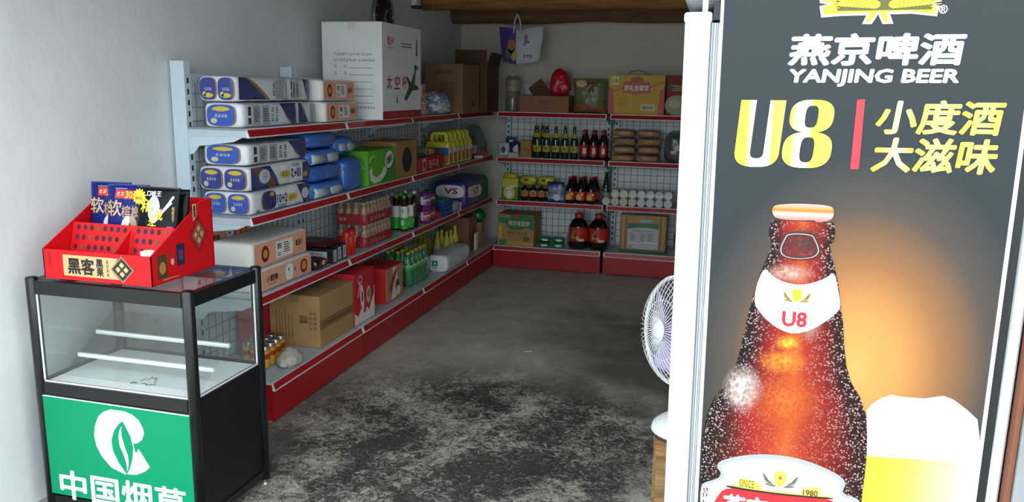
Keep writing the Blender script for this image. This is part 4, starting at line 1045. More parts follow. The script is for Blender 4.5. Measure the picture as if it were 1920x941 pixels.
        decal(t, 'side_print', flat([(.125 * k, h * .97), (.24 * k, h * .97), (.24 * k, .008), (.185 * k, .006), (.16 * k, h * .5)]), M('#16226e', .25, coat=.4), fx, 0, 0, 2); decal(t, 'side_print', ell(.033 * k, h * .26), M('#d5d8dc', .35), fx, .20 * k, h * .5, 3)
        decal(t, 'side_print', flat([(.24 * k, h * .28), (.24 * k, .008), (.185 * k, .006)]), M('#6a4a2a', .3), fx, 0, 0, 4)
    # loose film gathered round the bundle
    obj('film', lumpbox(sx + .016, sy + .02, h + .004, 3, .05, 5.0), FILM, t)
    return t
rolls_bundle('lower near tissue roll bundle on the top shelf by the rack end', -.305, -.105, .02, .50, Z1, .112, 1)
rolls_bundle('upper near tissue roll bundle on the top shelf, navy side', -.320, -.125, .01, .46, Z1 + .118, .114, 0)
rolls_bundle('lower far tissue roll bundle on the top shelf beside peach packs', -.310, -.115, .525, .705, Z1, .112, 0)
rolls_bundle('upper far tissue roll bundle on the top shelf, silver printed', -.320, -.140, .49, .70, Z1 + .118, .112, 1)
rolls_bundle('bottom tissue roll bundle of three on the second shelf', -.340, -.085, .025, .575, Z2, .108, 3)
rolls_bundle('middle tissue roll bundle of three, upside-down 10+2, second shelf', -.350, -.085, .015, .575, Z2 + .113, .112, 2, True)
rolls_bundle('topmost tissue roll bundle of three on the second shelf', -.330, -.095, .03, .57, Z2 + .230, .100, 1)

M_peach = M('#e9a98c', .5, var=.05, scale=30)
def tissue_pack(label, x0, x1, y0, y1, z, h, style=0):
    sx, sy = x1 - x0, y1 - y0
    t = thing('tissue_pack', label, 'tissue pack', ((x0 + x1) / 2, (y0 + y1) / 2, z), 0, 'peach tissue packs')
    obj('wrapper', lumpbox(sx, sy, h, max(3, round(sy / .09)), .02, 9.0), M('#e8e6e2', .4), t)
    fx = face('+x', (sx, sy, h)); hw = sy / 2 - .018
    n = 5
    for i in range(n):
        a = -hw + 2 * hw * i / n; b = a + 2 * hw / n - .0015
        decal(t, 'peach_panel', flat([(a, .01), (b, .01), (b, h - .01), (a, h - .01)]), M_peach, fx, 0, 0, 2)
    s = sy / .4
    if style == 0:
        decal(t, 'round_badge', ell(.026 * s, h * .30), M('#7a1f18', .4), fx, -.115 * s, h * .5, 3); decal(t, 'round_badge', ell(.016 * s, h * .16), M('#d09a3a', .4), fx, -.115 * s, h * .5, 4)
        decal(t, 'info_panel', rect(.125 * s, h * .62), M('#f0ece4', .45), fx, .02 * s, h * .5, 3)
        decal(t, 'bar_code', barcode(.032 * s, h * .22), M_k, fx, -.015 * s, h * .62, 4); decal(t, 'small_print', lines_block(.05 * s, h * .42, 5, 3), M('#4a3a34', .5), fx, .04 * s, h * .52, 4); decal(t, 'small_print', lines_block(.035 * s, h * .16, 2, 4), M('#4a3a34', .5), fx, -.015 * s, h * .32, 4)
        decal(t, 'lettering', txt('小肥象', .06 * s, h * .26, .02), M('#2a1a16', .45), fx, .132 * s, h * .52, 3, PI)
    else:
        decal(t, 'lettering', txt('小肥象', .085 * s, h * .28, .03), M('#2a1a16', .45), fx, -.115 * s, h * .52, 3); decal(t, 'small_print', lines_block(.06 * s, h * .05, 1), M('#2a1a16', .45), fx, -.115 * s, h * .28, 3)
        decal(t, 'white_print', ell(.03 * s, h * .36, 20, 2, 2.6), M('#f0ece8', .45), fx, .01 * s, h * .5, 3); decal(t, 'white_print', ell(.006 * s, h * .06), M('#4a3a3a', .45), fx, .006 * s, h * .6, 4)
        decal(t, 'white_print', ell(.008 * s, h * .1), M('#d0506a', .45), fx, .055 * s, h * .52, 3)
        decal(t, 'round_badge', ell(.028 * s, h * .32), M('#8a1f18', .4), fx, .125 * s, h * .5, 3); decal(t, 'round_badge', ell(.018 * s, h * .2), M('#d0a03a', .4), fx, .125 * s, h * .52, 4)
    return t
tissue_pack('lower peach tissue pack on the top shelf before the white carton', -.345, -.075, .745, 1.155, Z1, .112, 0)
tissue_pack('upper peach tissue pack on the top shelf before the white carton', -.350, -.085, .735, 1.140, Z1 + .114, .115, 0)
tissue_pack('lower peach tissue pack behind the white carton', -.34, -.10, 2.08, 2.40, Z1, .112, 0)
tissue_pack('upper peach tissue pack behind the white carton', -.34, -.115, 2.08, 2.37, Z1 + .114, .115, 0)
tissue_pack('bottom front peach tissue pack on the third shelf', -.335, -.100, .09, .605, Z3, .116, 1)
tissue_pack('upper front peach tissue pack with white label on third shelf', -.345, -.110, .05, .575, Z3 + .118, .134, 0)
tissue_pack('rear peach tissue pack leaning high at the back of third shelf', -.374, -.349, .02, .43, Z3 + .19, .125, 1)

# big white carton
def carton(name, label, x0, x1, y0, y1, z, h, col, cat='carton', tape=True, bev=.003, rz=0.0, group=None, seam=None):
    sx, sy = x1 - x0, y1 - y0
    t = thing(name, label, cat, ((x0 + x1) / 2, (y0 + y1) / 2, z), rz, group)
    obj('body', box(sx, sy, h, bev), M(col, .75, var=.06, scale=14), t)
    if tape: obj('tape', boxes([(-.025, .025, -sy / 2 - .0006, sy / 2 + .0006, h - .04, h + .0008)]) if seam != 'x' else boxes([(-sx / 2 - .0006, sx / 2 + .0006, -.025, .025, h - .04, h + .0008)]), M('#9a7a54' if col != '#e9ebea' else '#d8d8d2', .3), t)
    return t, (sx, sy, h)
t, d = carton('white_carton', 'tall white carton with red lettering and plane picture on top shelf', -.375, .015, 1.30, 1.93, Z1, .572, '#e9ebea')
fe = face('-y', d); fx = face('+x', d)
M_pk = M('#4a4e50', .5)
decal(t, 'lettering', txt('产品标准号:Q/HYHK 003-2016', .25, .021), M_pk, fe, .005, .385, 1)
decal(t, 'lettering', txt('生产许可证号:XK 16-204-60260', .27, .021), M_pk, fe, .015, .350, 1)
decal(t, 'lettering', txt('货        号:', .09, .02), M_pk, fe, -.075, .313, 1); decal(t, 'lettering', txt('品        名:', .09, .02), M_pk, fe, -.075, .272, 1)
decal(t, 'ruled_lines', bars([(-.02, .135, .303 - k * .041, .3055 - k * .041) for k in range(6)]), M_pk, fe, 0, 0, 1)
decal(t, 'lettering', ill(12, .20, .018, 79, 1), M_pk, fe, .045, .062 + .01, 1)
decal(t, 'lettering', txt('恒兴', .105, .05, .02), M('#c0303a', .5), fx, -.19, .47, 1); decal(t, 'lettering', ill(8, .1, .015, 46, 1), M('#7a3a3a', .5), fx, -.19, .43, 1)
decal(t, 'small_print', lines_block(.20, .035, 2, 5), M('#8a6a68', .5), fx, .08, .455, 1)
for ch_, u in (('太', -.21), ('空', -.09), ('杯', .03)): decal(t, 'lettering', txt(ch_, .085, .085, .02, .1), M('#c0303a', .5), fx, u, .225, 1)
decal(t, 'plane_picture', flat([(.02, .125), (.10, .20), (.06, .255), (.075, .265), (.135, .225), (.20, .305), (.19, .33), (.205, .345), (.265, .325), (.255, .31), (.225, .31), (.20, .215), (.265, .20), (.265, .18), (.16, .175), (.06, .11)]), M('#3a5a44', .5), fx, 0, 0, 1)
decal(t, 'figure_picture', flat([(-.11, .10), (-.085, .095), (-.09, .14), (-.10, .145)]), M('#5a6a5a', .5), fx, 0, 0, 1); decal(t, 'figure_picture', flat([(.22, .40), (.25, .39), (.245, .50), (.23, .505)]), M('#4a5a4c', .5), fx, 0, 0, 1)
decal(t, 'red_band', flat([(-.315, .004), (.315, .004), (.315, .052), (-.315, .052)]), M('#a8202c', .5), fx, 0, 0, 1)
decal(t, 'lettering', ill(12, .45, .022, 79, 1), M('#c8605a', .5), fx, -.02, .028, 2)
# round clock on the wall behind the carton
t = thing('wall_clock', 'round dark-faced clock with pale rim on left wall above white carton', 'clock', (WL, 2.40, 2.10))
mm = Matrix.Rotation(PI / 2, 4, 'Y')
obj('dial', lathe([(.0, .004), (.165, .004), (.165, .022), (.0, .022)], 40), M('#2b2f30', .25), t, mtx=mm)
obj('rim', tube([(.018, .17 * math.cos(2 * PI * k / 40), .17 * math.sin(2 * PI * k / 40)) for k in range(40)], .013, 8, True), M('#8d9291', .3, .5), t)
for k in range(12):
    a = 2 * PI * k / 12; obj('hour_mark', box(.002, .008, .022, .0, 2, (0, 0, -.011)), M('#a8acaa', .5), t, loc=(.0235, .14 * math.sin(a), .14 * math.cos(a)), rot=(-a, 0, 0))
for a, l in ((.8, .08), (2.6, .115)): obj('hand', box(.002, .008, l), M('#c0c2c0', .5), t, loc=(.0245, 0, 0), rot=(-a, 0, 0))
tag(obj('crumpled_bag', blob(.24, .40, .165, 3, .20, 2.6, 2.4, 4, .75), ramp_mat('crumpled_print', [(0, '#22282c'), (.30, '#e6e8ea'), (.52, '#dfe3e8'), (.60, '#3a6ab0'), (.66, '#e8eaec'), (1, '#2a2c2e')], 'X', -.3, .3, .3, noise_amt=.9, nscale=13), loc=(-.16, 2.66, Z1)), 'crumpled white, blue and black plastic bag on the top shelf', 'bag')
t, d = carton('brown_carton', 'large plain brown carton at the far end of the top shelf', -.335, -.02, 2.92, 3.36, Z1, .385, '#8a6a4c')
fe = face('-y', d); decal(t, 'small_print', lines_block(.16, .03, 2, 2), M('#5a4430', .7), fe, .0, .32, 1); decal(t, 'print', rect(.13, .16), M('#7a5c40', .7), fe, .03, .17, 1); decal(t, 'print', rect(.09, .05), M('#6a3a30', .7), face('+x', d), .05, .08, 1)
t, d = carton('brown_carton', 'dark brown open carton with a raised flap in the back corner', -.30, .03, 3.42, 3.78, Z1, .40, '#5a3c2c', tape=False)
obj('flap', boxes([(-.11, .165, -.003, .003, .40, .515)]), M('#5a4030', .8, var=.08), t, loc=(0, -.17, 0), rot=(.06, 0, 0)); obj('flap', boxes([(-.003, .003, -.17, .17, 0, .10)]), M('#4a3426', .8), t, loc=(.165, 0, .40), rot=(0, .35, 0))

# second shelf --------------------------------------------------------------
M_bf = M('#2a7fdc', .22, bump=.5, bscale=35, coat=.3); M_bf2 = M('#2069c4', .22, bump=.5, bscale=35, coat=.3)
def film_bale(label, x, y, z, sx, sy, sz, seed, roll=True):
    t = thing('bag_roll_bale', label, 'plastic wrap', (x, y, z), 0, 'blue film bales on the second shelf')
    obj('wrap', blob(sx, sy, sz, seed, .06, 3.2, 6.0, 4, .97), M_bf if seed % 2 else M_bf2, t)
    if roll:
        v = sy / 2
        for k in range(2):
            r_ = obj('roll', lathe([(.0, 0), (.026, 0), (.030, .006), (.030, sy * .36), (.026, sy * .37), (.0, sy * .37)], 18), M('#cfd4d4', .4, bump=.15), t)
            r_.matrix_local = Matrix.Translation((sx / 2 - .022, -v + .03 + k * sy * .47, sz * .40)) @ Matrix.Rotation(-PI / 2, 4, 'X')
    obj('film', blob(sx + .022, sy + .02, sz + .004, seed + 9, .05, 3.0, 5.0, 3, .97), FILM, t)
    return t
film_bale('lowest blue film bale with pale rolls beside the tissue bundles', -.20, .775, Z2, .24, .35, .084, 1)
film_bale('second blue film bale from below on the second shelf', -.205, .775, Z2 + .092, .24, .35, .082, 2, False)
film_bale('third blue film bale from below, pale rolls showing', -.21, .775, Z2 + .182, .23, .34, .078, 3)
film_bale('topmost blue film bale of the second shelf pile', -.215, .785, Z2 + .268, .22, .31, .085, 4, False)
film_bale('upper blue film bale behind the pile, next to the green box', -.24, 1.125, Z2 + .21, .19, .22, .10, 5)
film_bale('lower blue film bale behind the pile, next to the green box', -.20, 1.125, Z2, .22, .23, .19, 6, False)
t, d = carton('green_drink_box', 'bright green drink box with white swoosh on the second shelf', -.30, -.075, 1.275, 1.70, Z2, .215, '#5fae2c', 'box', False)
fx = face('+x', d)
decal(t, 'swoosh_print', flat([(-.20, .09), (-.17, .12), (-.15, .10), (-.155, .07), (-.10, .045), (-.03, .06), (.03, .11), (.06, .15), (.09, .11), (.04, .05), (-.03, .02), (-.12, .012), (-.18, .035)]), M('#dfe6dc', .45), fx, 0, 0, 1)
decal(t, 'swoosh_print', flat([(-.20, .14), (-.14, .18), (-.10, .17), (-.13, .19), (-.19, .17)]), M('#cfe0b8', .45), fx, 0, 0, 1)
decal(t, 'leaf_print', flat([(-.21, .004), (-.02, .004), (.10, .10), (.21, .15), (.21, .004)]), M('#3c8a22', .45), fx, 0, 0, 1)
decal(t, 'name_badge', ell(.075, .062), M('#2a4a24', .45), fx, .10, .145, 2, .3); decal(t, 'name_badge', ell(.068, .055), M('#e4eadf', .45), fx, .10, .145, 3, .3)
decal(t, 'lettering', txt('优酸乳', .10, .05, .03), M('#24401e', .45), fx, .10, .145, 4, .25)
decal(t, 'lettering', txt('优酸乳', .12, .05, .03), M('#e4eadf', .45), face('-y', d), .02, .13, 1)
t, d = carton('brown_carton', 'brown carton with a dark oval mark beside the green box', -.33, -.085, 1.735, 2.10, Z2, .245, '#a87c4a', seam='x')
decal(t, 'oval_mark', ell(.085, .085), M('#20262c', .5), face('+x', d), .0, .115, 1); decal(t, 'lettering', ill(2, .07, .04, 9, 1), M('#5a5a58', .5), face('+x', d), 0, .115, 2)
t, d = carton('red_flat_box', 'flat red box with white lettering under small packets', -.30, -.09, 2.16, 2.66, Z2, .105, '#b5232b', 'box', False)
fx = face('+x', d); decal(t, 'lettering', ill(3, .22, .07, 28, 1), M('#e0b8b0', .5), fx, .05, .05, 1); decal(t, 'emblem', rect(.07, .085), M('#d8c8a8', .5), fx, -.15, .052, 1); decal(t, 'emblem', ell(.024, .03), M('#7a2a1e', .5), fx, -.15, .052, 2)
tag(obj('teal_packet', box(.17, .16, .022, .006), M('#1f5a5c', .4), loc=(-.20, 2.27, Z2 + .106)), 'flat teal packet lying on the flat red box', 'packet')
for k in range(3): tag(obj('striped_packet', box(.14, .062, .05, .008), M(['#8a7a4a', '#a8925a', '#776040'][k], .45), loc=(-.19, 2.42 + k * .075, Z2 + .106)), '%s of three tan packets standing on the flat red box' % ['nearest', 'middle', 'farthest'][k], 'packet', 'tan packets on red box')
t, d = carton('small_brown_box', 'small brown box between the red box and the yellow jugs', -.28, -.13, 2.675, 2.755, Z2, .135, '#7a5a44', 'box', False)

# yellow detergent jugs
def jug(label, y, first=None):
    t = thing('detergent_jug', label, 'jug', (-.185, y, Z2), 0, 'yellow detergent jugs')
    body = [(-.10, .0), (.10, .0), (.105, .02), (.105, .165), (.085, .195), (.055, .20), (.065, .235), (.05, .255), (-.035, .255), (-.055, .235), (-.06, .205), (-.10, .175), (-.105, .02)]
    hole_ = [(.045, .205), (.05, .230), (.04, .238), (-.028, .238), (-.036, .228), (-.030, .207)]
    # body outline with the grip opening bridged as a ring
    def ringsolid():
        o2 = [(.105, .165), (.085, .195), (.075, .205), (.080, .235), (.06, .258), (-.04, .258), (-.062, .235), (-.068, .20)]
        i2 = [(.055, .175), (.055, .195), (.052, .205), (.056, .228), (.048, .238), (-.030, .238), (-.040, .226), (-.042, .185)]
        n = len(o2); v = []
        for yy in (-.019, .019): v += [(a, yy, b) for a, b in o2] + [(a, yy, b) for a, b in i2]
        f = []
        for i in range(n - 1): f += [(i, i + 1, n + i + 1, n + i), (2 * n + i, 3 * n + i, 3 * n + i + 1, 2 * n + i + 1), (i, 2 * n + i, 2 * n + i + 1, i + 1), (n + i, n + i + 1, 3 * n + i + 1, 3 * n + i)]
        return py_mesh(v, f)
    obj('bottle_body', box(.20, .085, .185, .022, 3), M('#d2cf3a', .35), t)
    obj('handle', ringsolid(), M('#d9d648', .35), t)
    obj('cap', lathe([(.020, 0), (.020, .035), (.012, .04)], 16), M('#c03a3a', .4), t, loc=(-.078, 0, .185))
    fe = face('-y', (.20, .085, .185))
    decal(t, 'front_label', flat([(-.095, .02), (.095, .02), (.095, .14), (-.095, .14)]), M('#1a66b4', .35), fe, 0, 0, 1); decal(t, 'front_label', ell(.032, .03), M('#cfd8e0', .35), fe, -.01, .10, 2); decal(t, 'front_label', rect(.06, .055), M('#d8622a', .35), fe, .06, .055, 2)
    decal(t, 'front_label', rect(.09, .012), M('#d8b03a', .35), fe, -.03, .045, 2)
    fx = face('+x', (.20, .085, .185)); decal(t, 'side_label', rect(.06, .075), M('#d8552a', .35), fx, 0, .062, 1); decal(t, 'side_label', rect(.06, .035), M('#e8e6de', .35), fx, 0, .118, 1)
    return t
for k in range(6): jug('%s yellow detergent jug from the near end of the row' % ['first', 'second', 'third', 'fourth', 'fifth', 'sixth'][k], 2.83 + k * .105)
# clear bag of mixed goods in the far corner
t = thing('clear_goods_bag', 'clear plastic bag of mixed bottles in the corner of second shelf', 'bag', (-.15, 3.60, Z2))
obj('bag', blob(.28, .30, .285, 6, .10, 2.2, 2.6, 4, .55), film('grey_film', '#c8d0d4', .10, .1, .04), t)
for (x, y, c, hh) in ((.03, -.06, '#7a2a2a', .22), (.0, .02, '#8a3434', .23)):
    b = obj('bottle', lathe([(.028, 0), (.028, hh * .62), (.012, hh * .82), (.012, hh)], 14), M('#4a2426', .3), t, loc=(x, y, .002)); obj('label', lathe([(.0286, hh * .2), (.0286, hh * .52)], 14, closed=False), M('#d8c8c0', .45), b)
obj('orange_pack', blob(.09, .10, .075, 8, .08), M('#c8502a', .4), t, loc=(.07, .06, .002)); obj('white_pack', blob(.08, .08, .03, 9, .06), M('#e0ded8', .45), t, loc=(.075, -.06, .002))

# third shelf --------------------------------------------------------------
# boxes of small goods and dark packs
for k, (y, c) in enumerate(((.60, '#16181c'), (.66, '#3a1216'), (.72, '#1c2024'))):
    t = thing('dark_snack_pack', '%s of three dark snack packs lying beside the peach tissue' % ['nearest', 'middle', 'farthest'][k], 'snack pack', (-.14 - .01 * k, y + .042, Z3), .1 - .08 * k, 'dark snack packs')
    obj('packet', blob(.12, .052, .062 - .006 * k, 20 + k, .10, 3, 3, 3), M(c, .25, coat=.3), t)
    decal(t, 'print', ell(.02, .014), M('#a83a34' if k != 1 else '#c8c4bc', .4), face('+x', (.124, .1, .1)), 0, .035, 1)
def small_box(label, x, y, z, sx, sy, h, col, rz=0.0, band=None, group=None):
    t = thing('cigarette_carton', label, 'carton', (x, y, z), rz, group)
    obj('body', box(sx, sy, h, .003), M(col, .4), t)
    if band:
        decal(t, 'panel', rect(sx * .8, h * .66), M('#c8ccd0', .4), face('-y', (sx, sy, h)), -.01, h * .45, 1); decal(t, 'lettering', ill(6, sx * .6, h * .16, 28, 1), M_k, face('-y', (sx, sy, h)), -.01, h * .6, 2); decal(t, 'small_print', lines_block(sx * .6, h * .2, 2), M('#4a4e54', .5), face('-y', (sx, sy, h)), -.01, h * .32, 2)
        decal(t, 'panel', rect(sy * .7, h * .8), M('#c4c8cc', .4), face('+x', (sx, sy, h)), 0, h * .5, 1); decal(t, 'small_print', lines_block(sy * .45, h * .6, 6), M('#3a3e44', .5), face('+x', (sx, sy, h)), 0, h * .5, 2)
    return t
small_box('near grey-black carton with health warning on third shelf', -.22, .855, Z3, .25, .055, .085, '#22262a', 0, True, 'dark cartons')
small_box('middle grey-black carton of three on third shelf', -.225, .92, Z3, .25, .055, .09, '#2a2426', 0, True, 'dark cartons')
small_box('far grey-black carton of three on third shelf', -.225, .985, Z3, .25, .055, .09, '#262a2e', 0, True, 'dark cartons')
small_box('maroon carton lying across the grey-black cartons', -.245, .925, Z3 + .091, .20, .18, .022, '#5a1c20')
# red cans/bottles in front of the drinks
canp = [(.0, 0), (.024, .0), (.027, .006), (.027, .118), (.024, .126), (.022, .128), (.0, .128)]
for k in range(3):
    t = thing('red_can', '%s tall red can beside the shrink-wrapped drinks' % ['nearest', 'middle', 'rearmost'][k], 'can', (-.13 - .03 * (k == 2) , 1.075 + k * .062, Z3), 0, 'tall red cans')
    obj('can', lathe([(r_, z_ * 1.12) for r_, z_ in canp], 18), M('#d2201a', .3), t); obj('label', lathe([(.0276, .075), (.0276, .12)], 18, closed=False), M('#c8281e', .35), t)
    decal(t, 'lettering', rect(.012, .034), M('#e8d8c8', .4), face('+x', (.055, .055, .1)), -.004, .095, 2); decal(t, 'lettering', lines_block(.008, .05, 5), M('#d8a03a', .4), face('+x', (.055, .055, .1)), -.002, .045, 2)
# shrink-wrapped packs of small bottles
bp_ = [(.0, 0), (.022, 0), (.0245, .006), (.0245, .055), (.021, .062), (.0245, .07), (.0235, .095), (.014, .120), (.011, .124), (.011, .134), (.0, .135)]
M_tea = M('#b08a68', .2, coat=.5); M_cap2 = M('#c9b8a8', .35)
def drink_pack(label, z, nx, ny, lean=0.0):
    t = thing('drink_pack', label, 'drinks', (-.21, 1.50, z), 0, 'shrink-wrapped drink packs')
    for i in range(nx):
        for j in range(ny):
            b = obj('bottle', lathe(bp_, 14), M_tea, t, loc=(-.078 + i * .0515, -.175 + j * .0515, 0)); obj('cap', lathe([(.0, .124), (.0125, .124), (.0125, .140), (.0, .1405)], 12), M_cap2, b)
    w, l = nx * .0515 + .004, ny * .0515 + .006
    yc = -.175 + (ny - 1) * .0515 / 2; xc = -.078 + (nx - 1) * .0515 / 2
    obj('sleeve', lumpbox(w, l, .068, 5, .01, 8.0), film('red_sleeve', '#b5242a', .93, .15, .04), t, loc=(xc, yc, .001))
    decal(t, 'lettering', ill(4, l * .55, .026, 57, 1), M('#e0b0a8', .4), face('+x', (w, l, .068), (xc, yc, 0)), -.04, .036, 3); decal(t, 'lettering', ill(2, .06, .024, 35, 1), M('#e0b0a8', .4), face('-y', (w, l, .068), (xc, yc, 0)), -.05, .036, 3)
    obj('film', lumpbox(w + .008, l + .008, .142, 5, .02, 6.0), FILM, t, loc=(xc, yc, .0))
    return t
drink_pack('lower shrink-wrapped pack of small tan bottles in red sleeve', Z3, 4, 8)
drink_pack('upper shrink-wrapped pack of small tan bottles in red sleeve', Z3 + .143, 4, 8)
# green-labelled tea bottles
def tall_bottle(name, label, cat, x, y, z, h, r, glass, capc, lab, lab2, group, low=.08, hi=.60, rz=0.0, neck=.38, sq=False):
    t = thing(name, label, cat, (x, y, z), rz, group)
    pr = [(0, 0), (r * .9, 0), (r, h * .025), (r, h * (1 - neck)), (r * .86, h * (1.06 - neck)), (r * .45, h * .87), (r * .38, h * .89), (r * .38, h * .96), (0, h * .96)]
    obj('bottle', lathe(pr, 18), glass, t)
    obj('cap', lathe([(0, h * .92), (r * .46, h * .92), (r * .46, h), (0, h * 1.002)], 14), M(capc, .4), t)
    if lab:
        lb = obj('label', lathe([(r * 1.015, h * low), (r * 1.015, h * hi)], 18, closed=False), M(lab, .4), t)
        if lab2: obj('label_top', lathe([(r * 1.02, h * (low + (hi - low) * .5)), (r * 1.02, h * hi)], 18, closed=False), M(lab2, .4), lb)
    return t
k = 0
for (x, y) in ((-.14, 1.99), (-.205, 2.0), (-.135, 2.075), (-.205, 2.085), (-.27, 2.0), (-.27, 2.08)):
    t = tall_bottle('tea_bottle', '%s green and white labelled tea bottle%s' % (['front right', 'front middle', 'second-row right', 'second-row middle', 'front left', 'second-row left'][k], ' on third shelf'), 'bottle', x, y, Z3, .25, .032, M('#3a2010', .15, coat=.5), '#57b83a' if k < 4 else '#d8dcd8', '#35b53c', '#dfe6e2', 'green-labelled tea bottles', .06, .70)
    if k in (0, 2):
        for sd in ('+x', '-y'): decal(t, 'lettering', ill(2, .03, .035, 46, 1), M('#2a2e2a', .4), face(sd, (.066, .066, .1)), 0, .145, 1); decal(t, 'lettering', rect(.018, .035), M('#d8ecd8', .4), face(sd, (.066, .066, .1)), 0, .06, 1)
    k += 1
for k, (x, y) in enumerate(((-.13, 2.16), (-.2, 2.165))):
    tall_bottle('cola_bottle', '%s dark bottle with white cap beside the tea bottles' % ['front', 'rear'][k], 'bottle', x, y, Z3, .262, .031, M('#1c1210', .15, coat=.5), '#e0e2e0', '#3a1c22', None, 'dark white-capped bottles', .3, .6)
# noodle cups, stacked upside down on each other
def cup(label, x, y, z, upside, col, c2):
    t = thing('noodle_cup', label, 'noodle cup', (x, y, z), 0, 'noodle cups')
    pr = [(0, 0), (.036, 0), (.038, .004), (.048, .108), (.051, .110), (.051, .115), (0, .115)]
    if upside: pr = [(a, .115 - b) for a, b in reversed(pr)]
    obj('cup', lathe(pr, 24), M(col, .35), t)
    a, b = ((.0405, .02), (.047, .09)) if not upside else ((.0475, .02), (.0405, .09))
    obj('sleeve', lathe([(a[0] + .0012, a[1]), (b[0] + .0012, b[1])], 24, closed=False), ramp_mat('cup_' + col.strip('#'), [(0, col), (.35, c2), (.5, '#e8d0d8'), (.62, col), (.8, c2), (1, '#e09030')], 'Z', .0, .115, .4, noise_amt=.5, nscale=30), t)
    decal(t, 'lettering', rect(.02, .06), M('#ece8ee', .4), face('-y', (.1, .1, .1)), -.004, .055, 1)
    return t
cup('lower purple noodle cup at front of third shelf', -.125, 2.36, Z3, False, '#7a2a7c', '#d0503a')
cup('upper purple noodle cup stacked on the lower one', -.125, 2.36, Z3 + .116, True, '#5c2a6e', '#8a4a9a')
cup('lower rear noodle cup in clear wrap', -.135, 2.48, Z3, False, '#6a2a44', '#a83a4a')
cup('upper rear noodle cup in clear wrap', -.135, 2.48, Z3 + .116, True, '#4a2440', '#7a3a5a')
tag(obj('red_pouch', blob(.09, .09, .06, 31, .12, 3, 2.4, 3), M('#a82a24', .35), loc=(-.13, 2.60, Z3)), 'small red pouch between the noodle cups and blue basket', 'pouch')
# blue basket
t = thing('plastic_basket', 'blue slatted plastic basket with green lid on third shelf', 'basket', (-.165, 2.77, Z3))
BW, BL, BHt = .16, .20, .12
for s_ in (-1, 1):
    obj('basket_wall', boxes([(s_ * BW / 2 - .003, s_ * BW / 2 + .003, -BL / 2 + .003 + i * .0195, -BL / 2 + .015 + i * .0195, .01, BHt - .012) for i in range(10)] + [(s_ * BW / 2 - .003, s_ * BW / 2 + .003, -BL / 2, BL / 2, z_, z_ + .008) for z_ in (.01, .045, .08, BHt - .012)]), M('#1c57a0', .4), t)['kind'] = 'stuff'
    obj('basket_wall', boxes([(-BW / 2 + .003 + i * .0195, -BW / 2 + .015 + i * .0195, s_ * BL / 2 - .003, s_ * BL / 2 + .003, .01, BHt - .012) for i in range(8)] + [(-BW / 2, BW / 2, s_ * BL / 2 - .003, s_ * BL / 2 + .003, z_, z_ + .008) for z_ in (.01, .045, .08, BHt - .012)]), M('#1c57a0', .4), t)['kind'] = 'stuff'
obj('basket_floor', box(BW, BL, .01), M('#1a4f94', .4), t); obj('lid', box(BW * .9, BL * .9, .03, .008), M('#1f7a5c', .4), t, loc=(0, 0, BHt - .015))
t = thing('clear_packet', 'clear packet with white label hanging over the shelf edge', 'packet', (-.12, 2.97, Z3)); obj('packet', blob(.12, .15, .09, 12, .12, 3, 2.6, 3), film('pale_film', '#cfd6da', .45, .1, .06), t); decal(t, 'label', rect(.055, .07), M('#e8eaec', .4), face('+x', (.13, .15, .1)), .02, .045, 1); decal(t, 'bar_code', barcode(.03, .02), M_k, face('+x', (.13, .15, .1)), .02, .045, 2)
# big purple and green bag
t = thing('detergent_bag', 'large purple, white and green bag at far end of third shelf', 'bag', (-.19, 3.42, Z3))
obj('bag', lumpbox(.30, .62, .235, 3, .02, 5.0), M('#3a2a7c', .3, coat=.2), t)
obj('green_end', lumpbox(.305, .20, .238, 1, .02, 5.0), M('#1f6a34', .35), t, loc=(0, .225, 0))
fe = face('-y', (.30, .62, .235)); fx = face('+x', (.305, .62, .235))
decal(t, 'white_band', flat([(-.30, .10), (-.15, .085), (.06, .085), (.10, .13), (.05, .175), (-.15, .185), (-.30, .18)]), M('#e6e6ea', .4), fx, 0, 0, 3); decal(t, 'lettering', txt('VS', .16, .06, .03), M('#8a2430', .4), fx, -.09, .14, 4); decal(t, 'small_print', lines_block(.16, .012, 1), M('#d8d4e8', .4), fx, -.08, .055, 3); decal(t, 'small_print', lines_block(.14, .012, 1), M('#3a3a44', .4), fx, -.08, .10, 4)
decal(t, 'white_band', ell(.125, .055, 24, 2, 3), M('#e6e6ea', .4), fe, 0, .145, 3); decal(t, 'lettering', txt('VS', .12, .05, .03), M('#8a2430', .4), fe, .01, .15, 4); decal(t, 'badge', ell(.045, .03), M('#6a8ad0', .4), fe, 0, .05, 3)

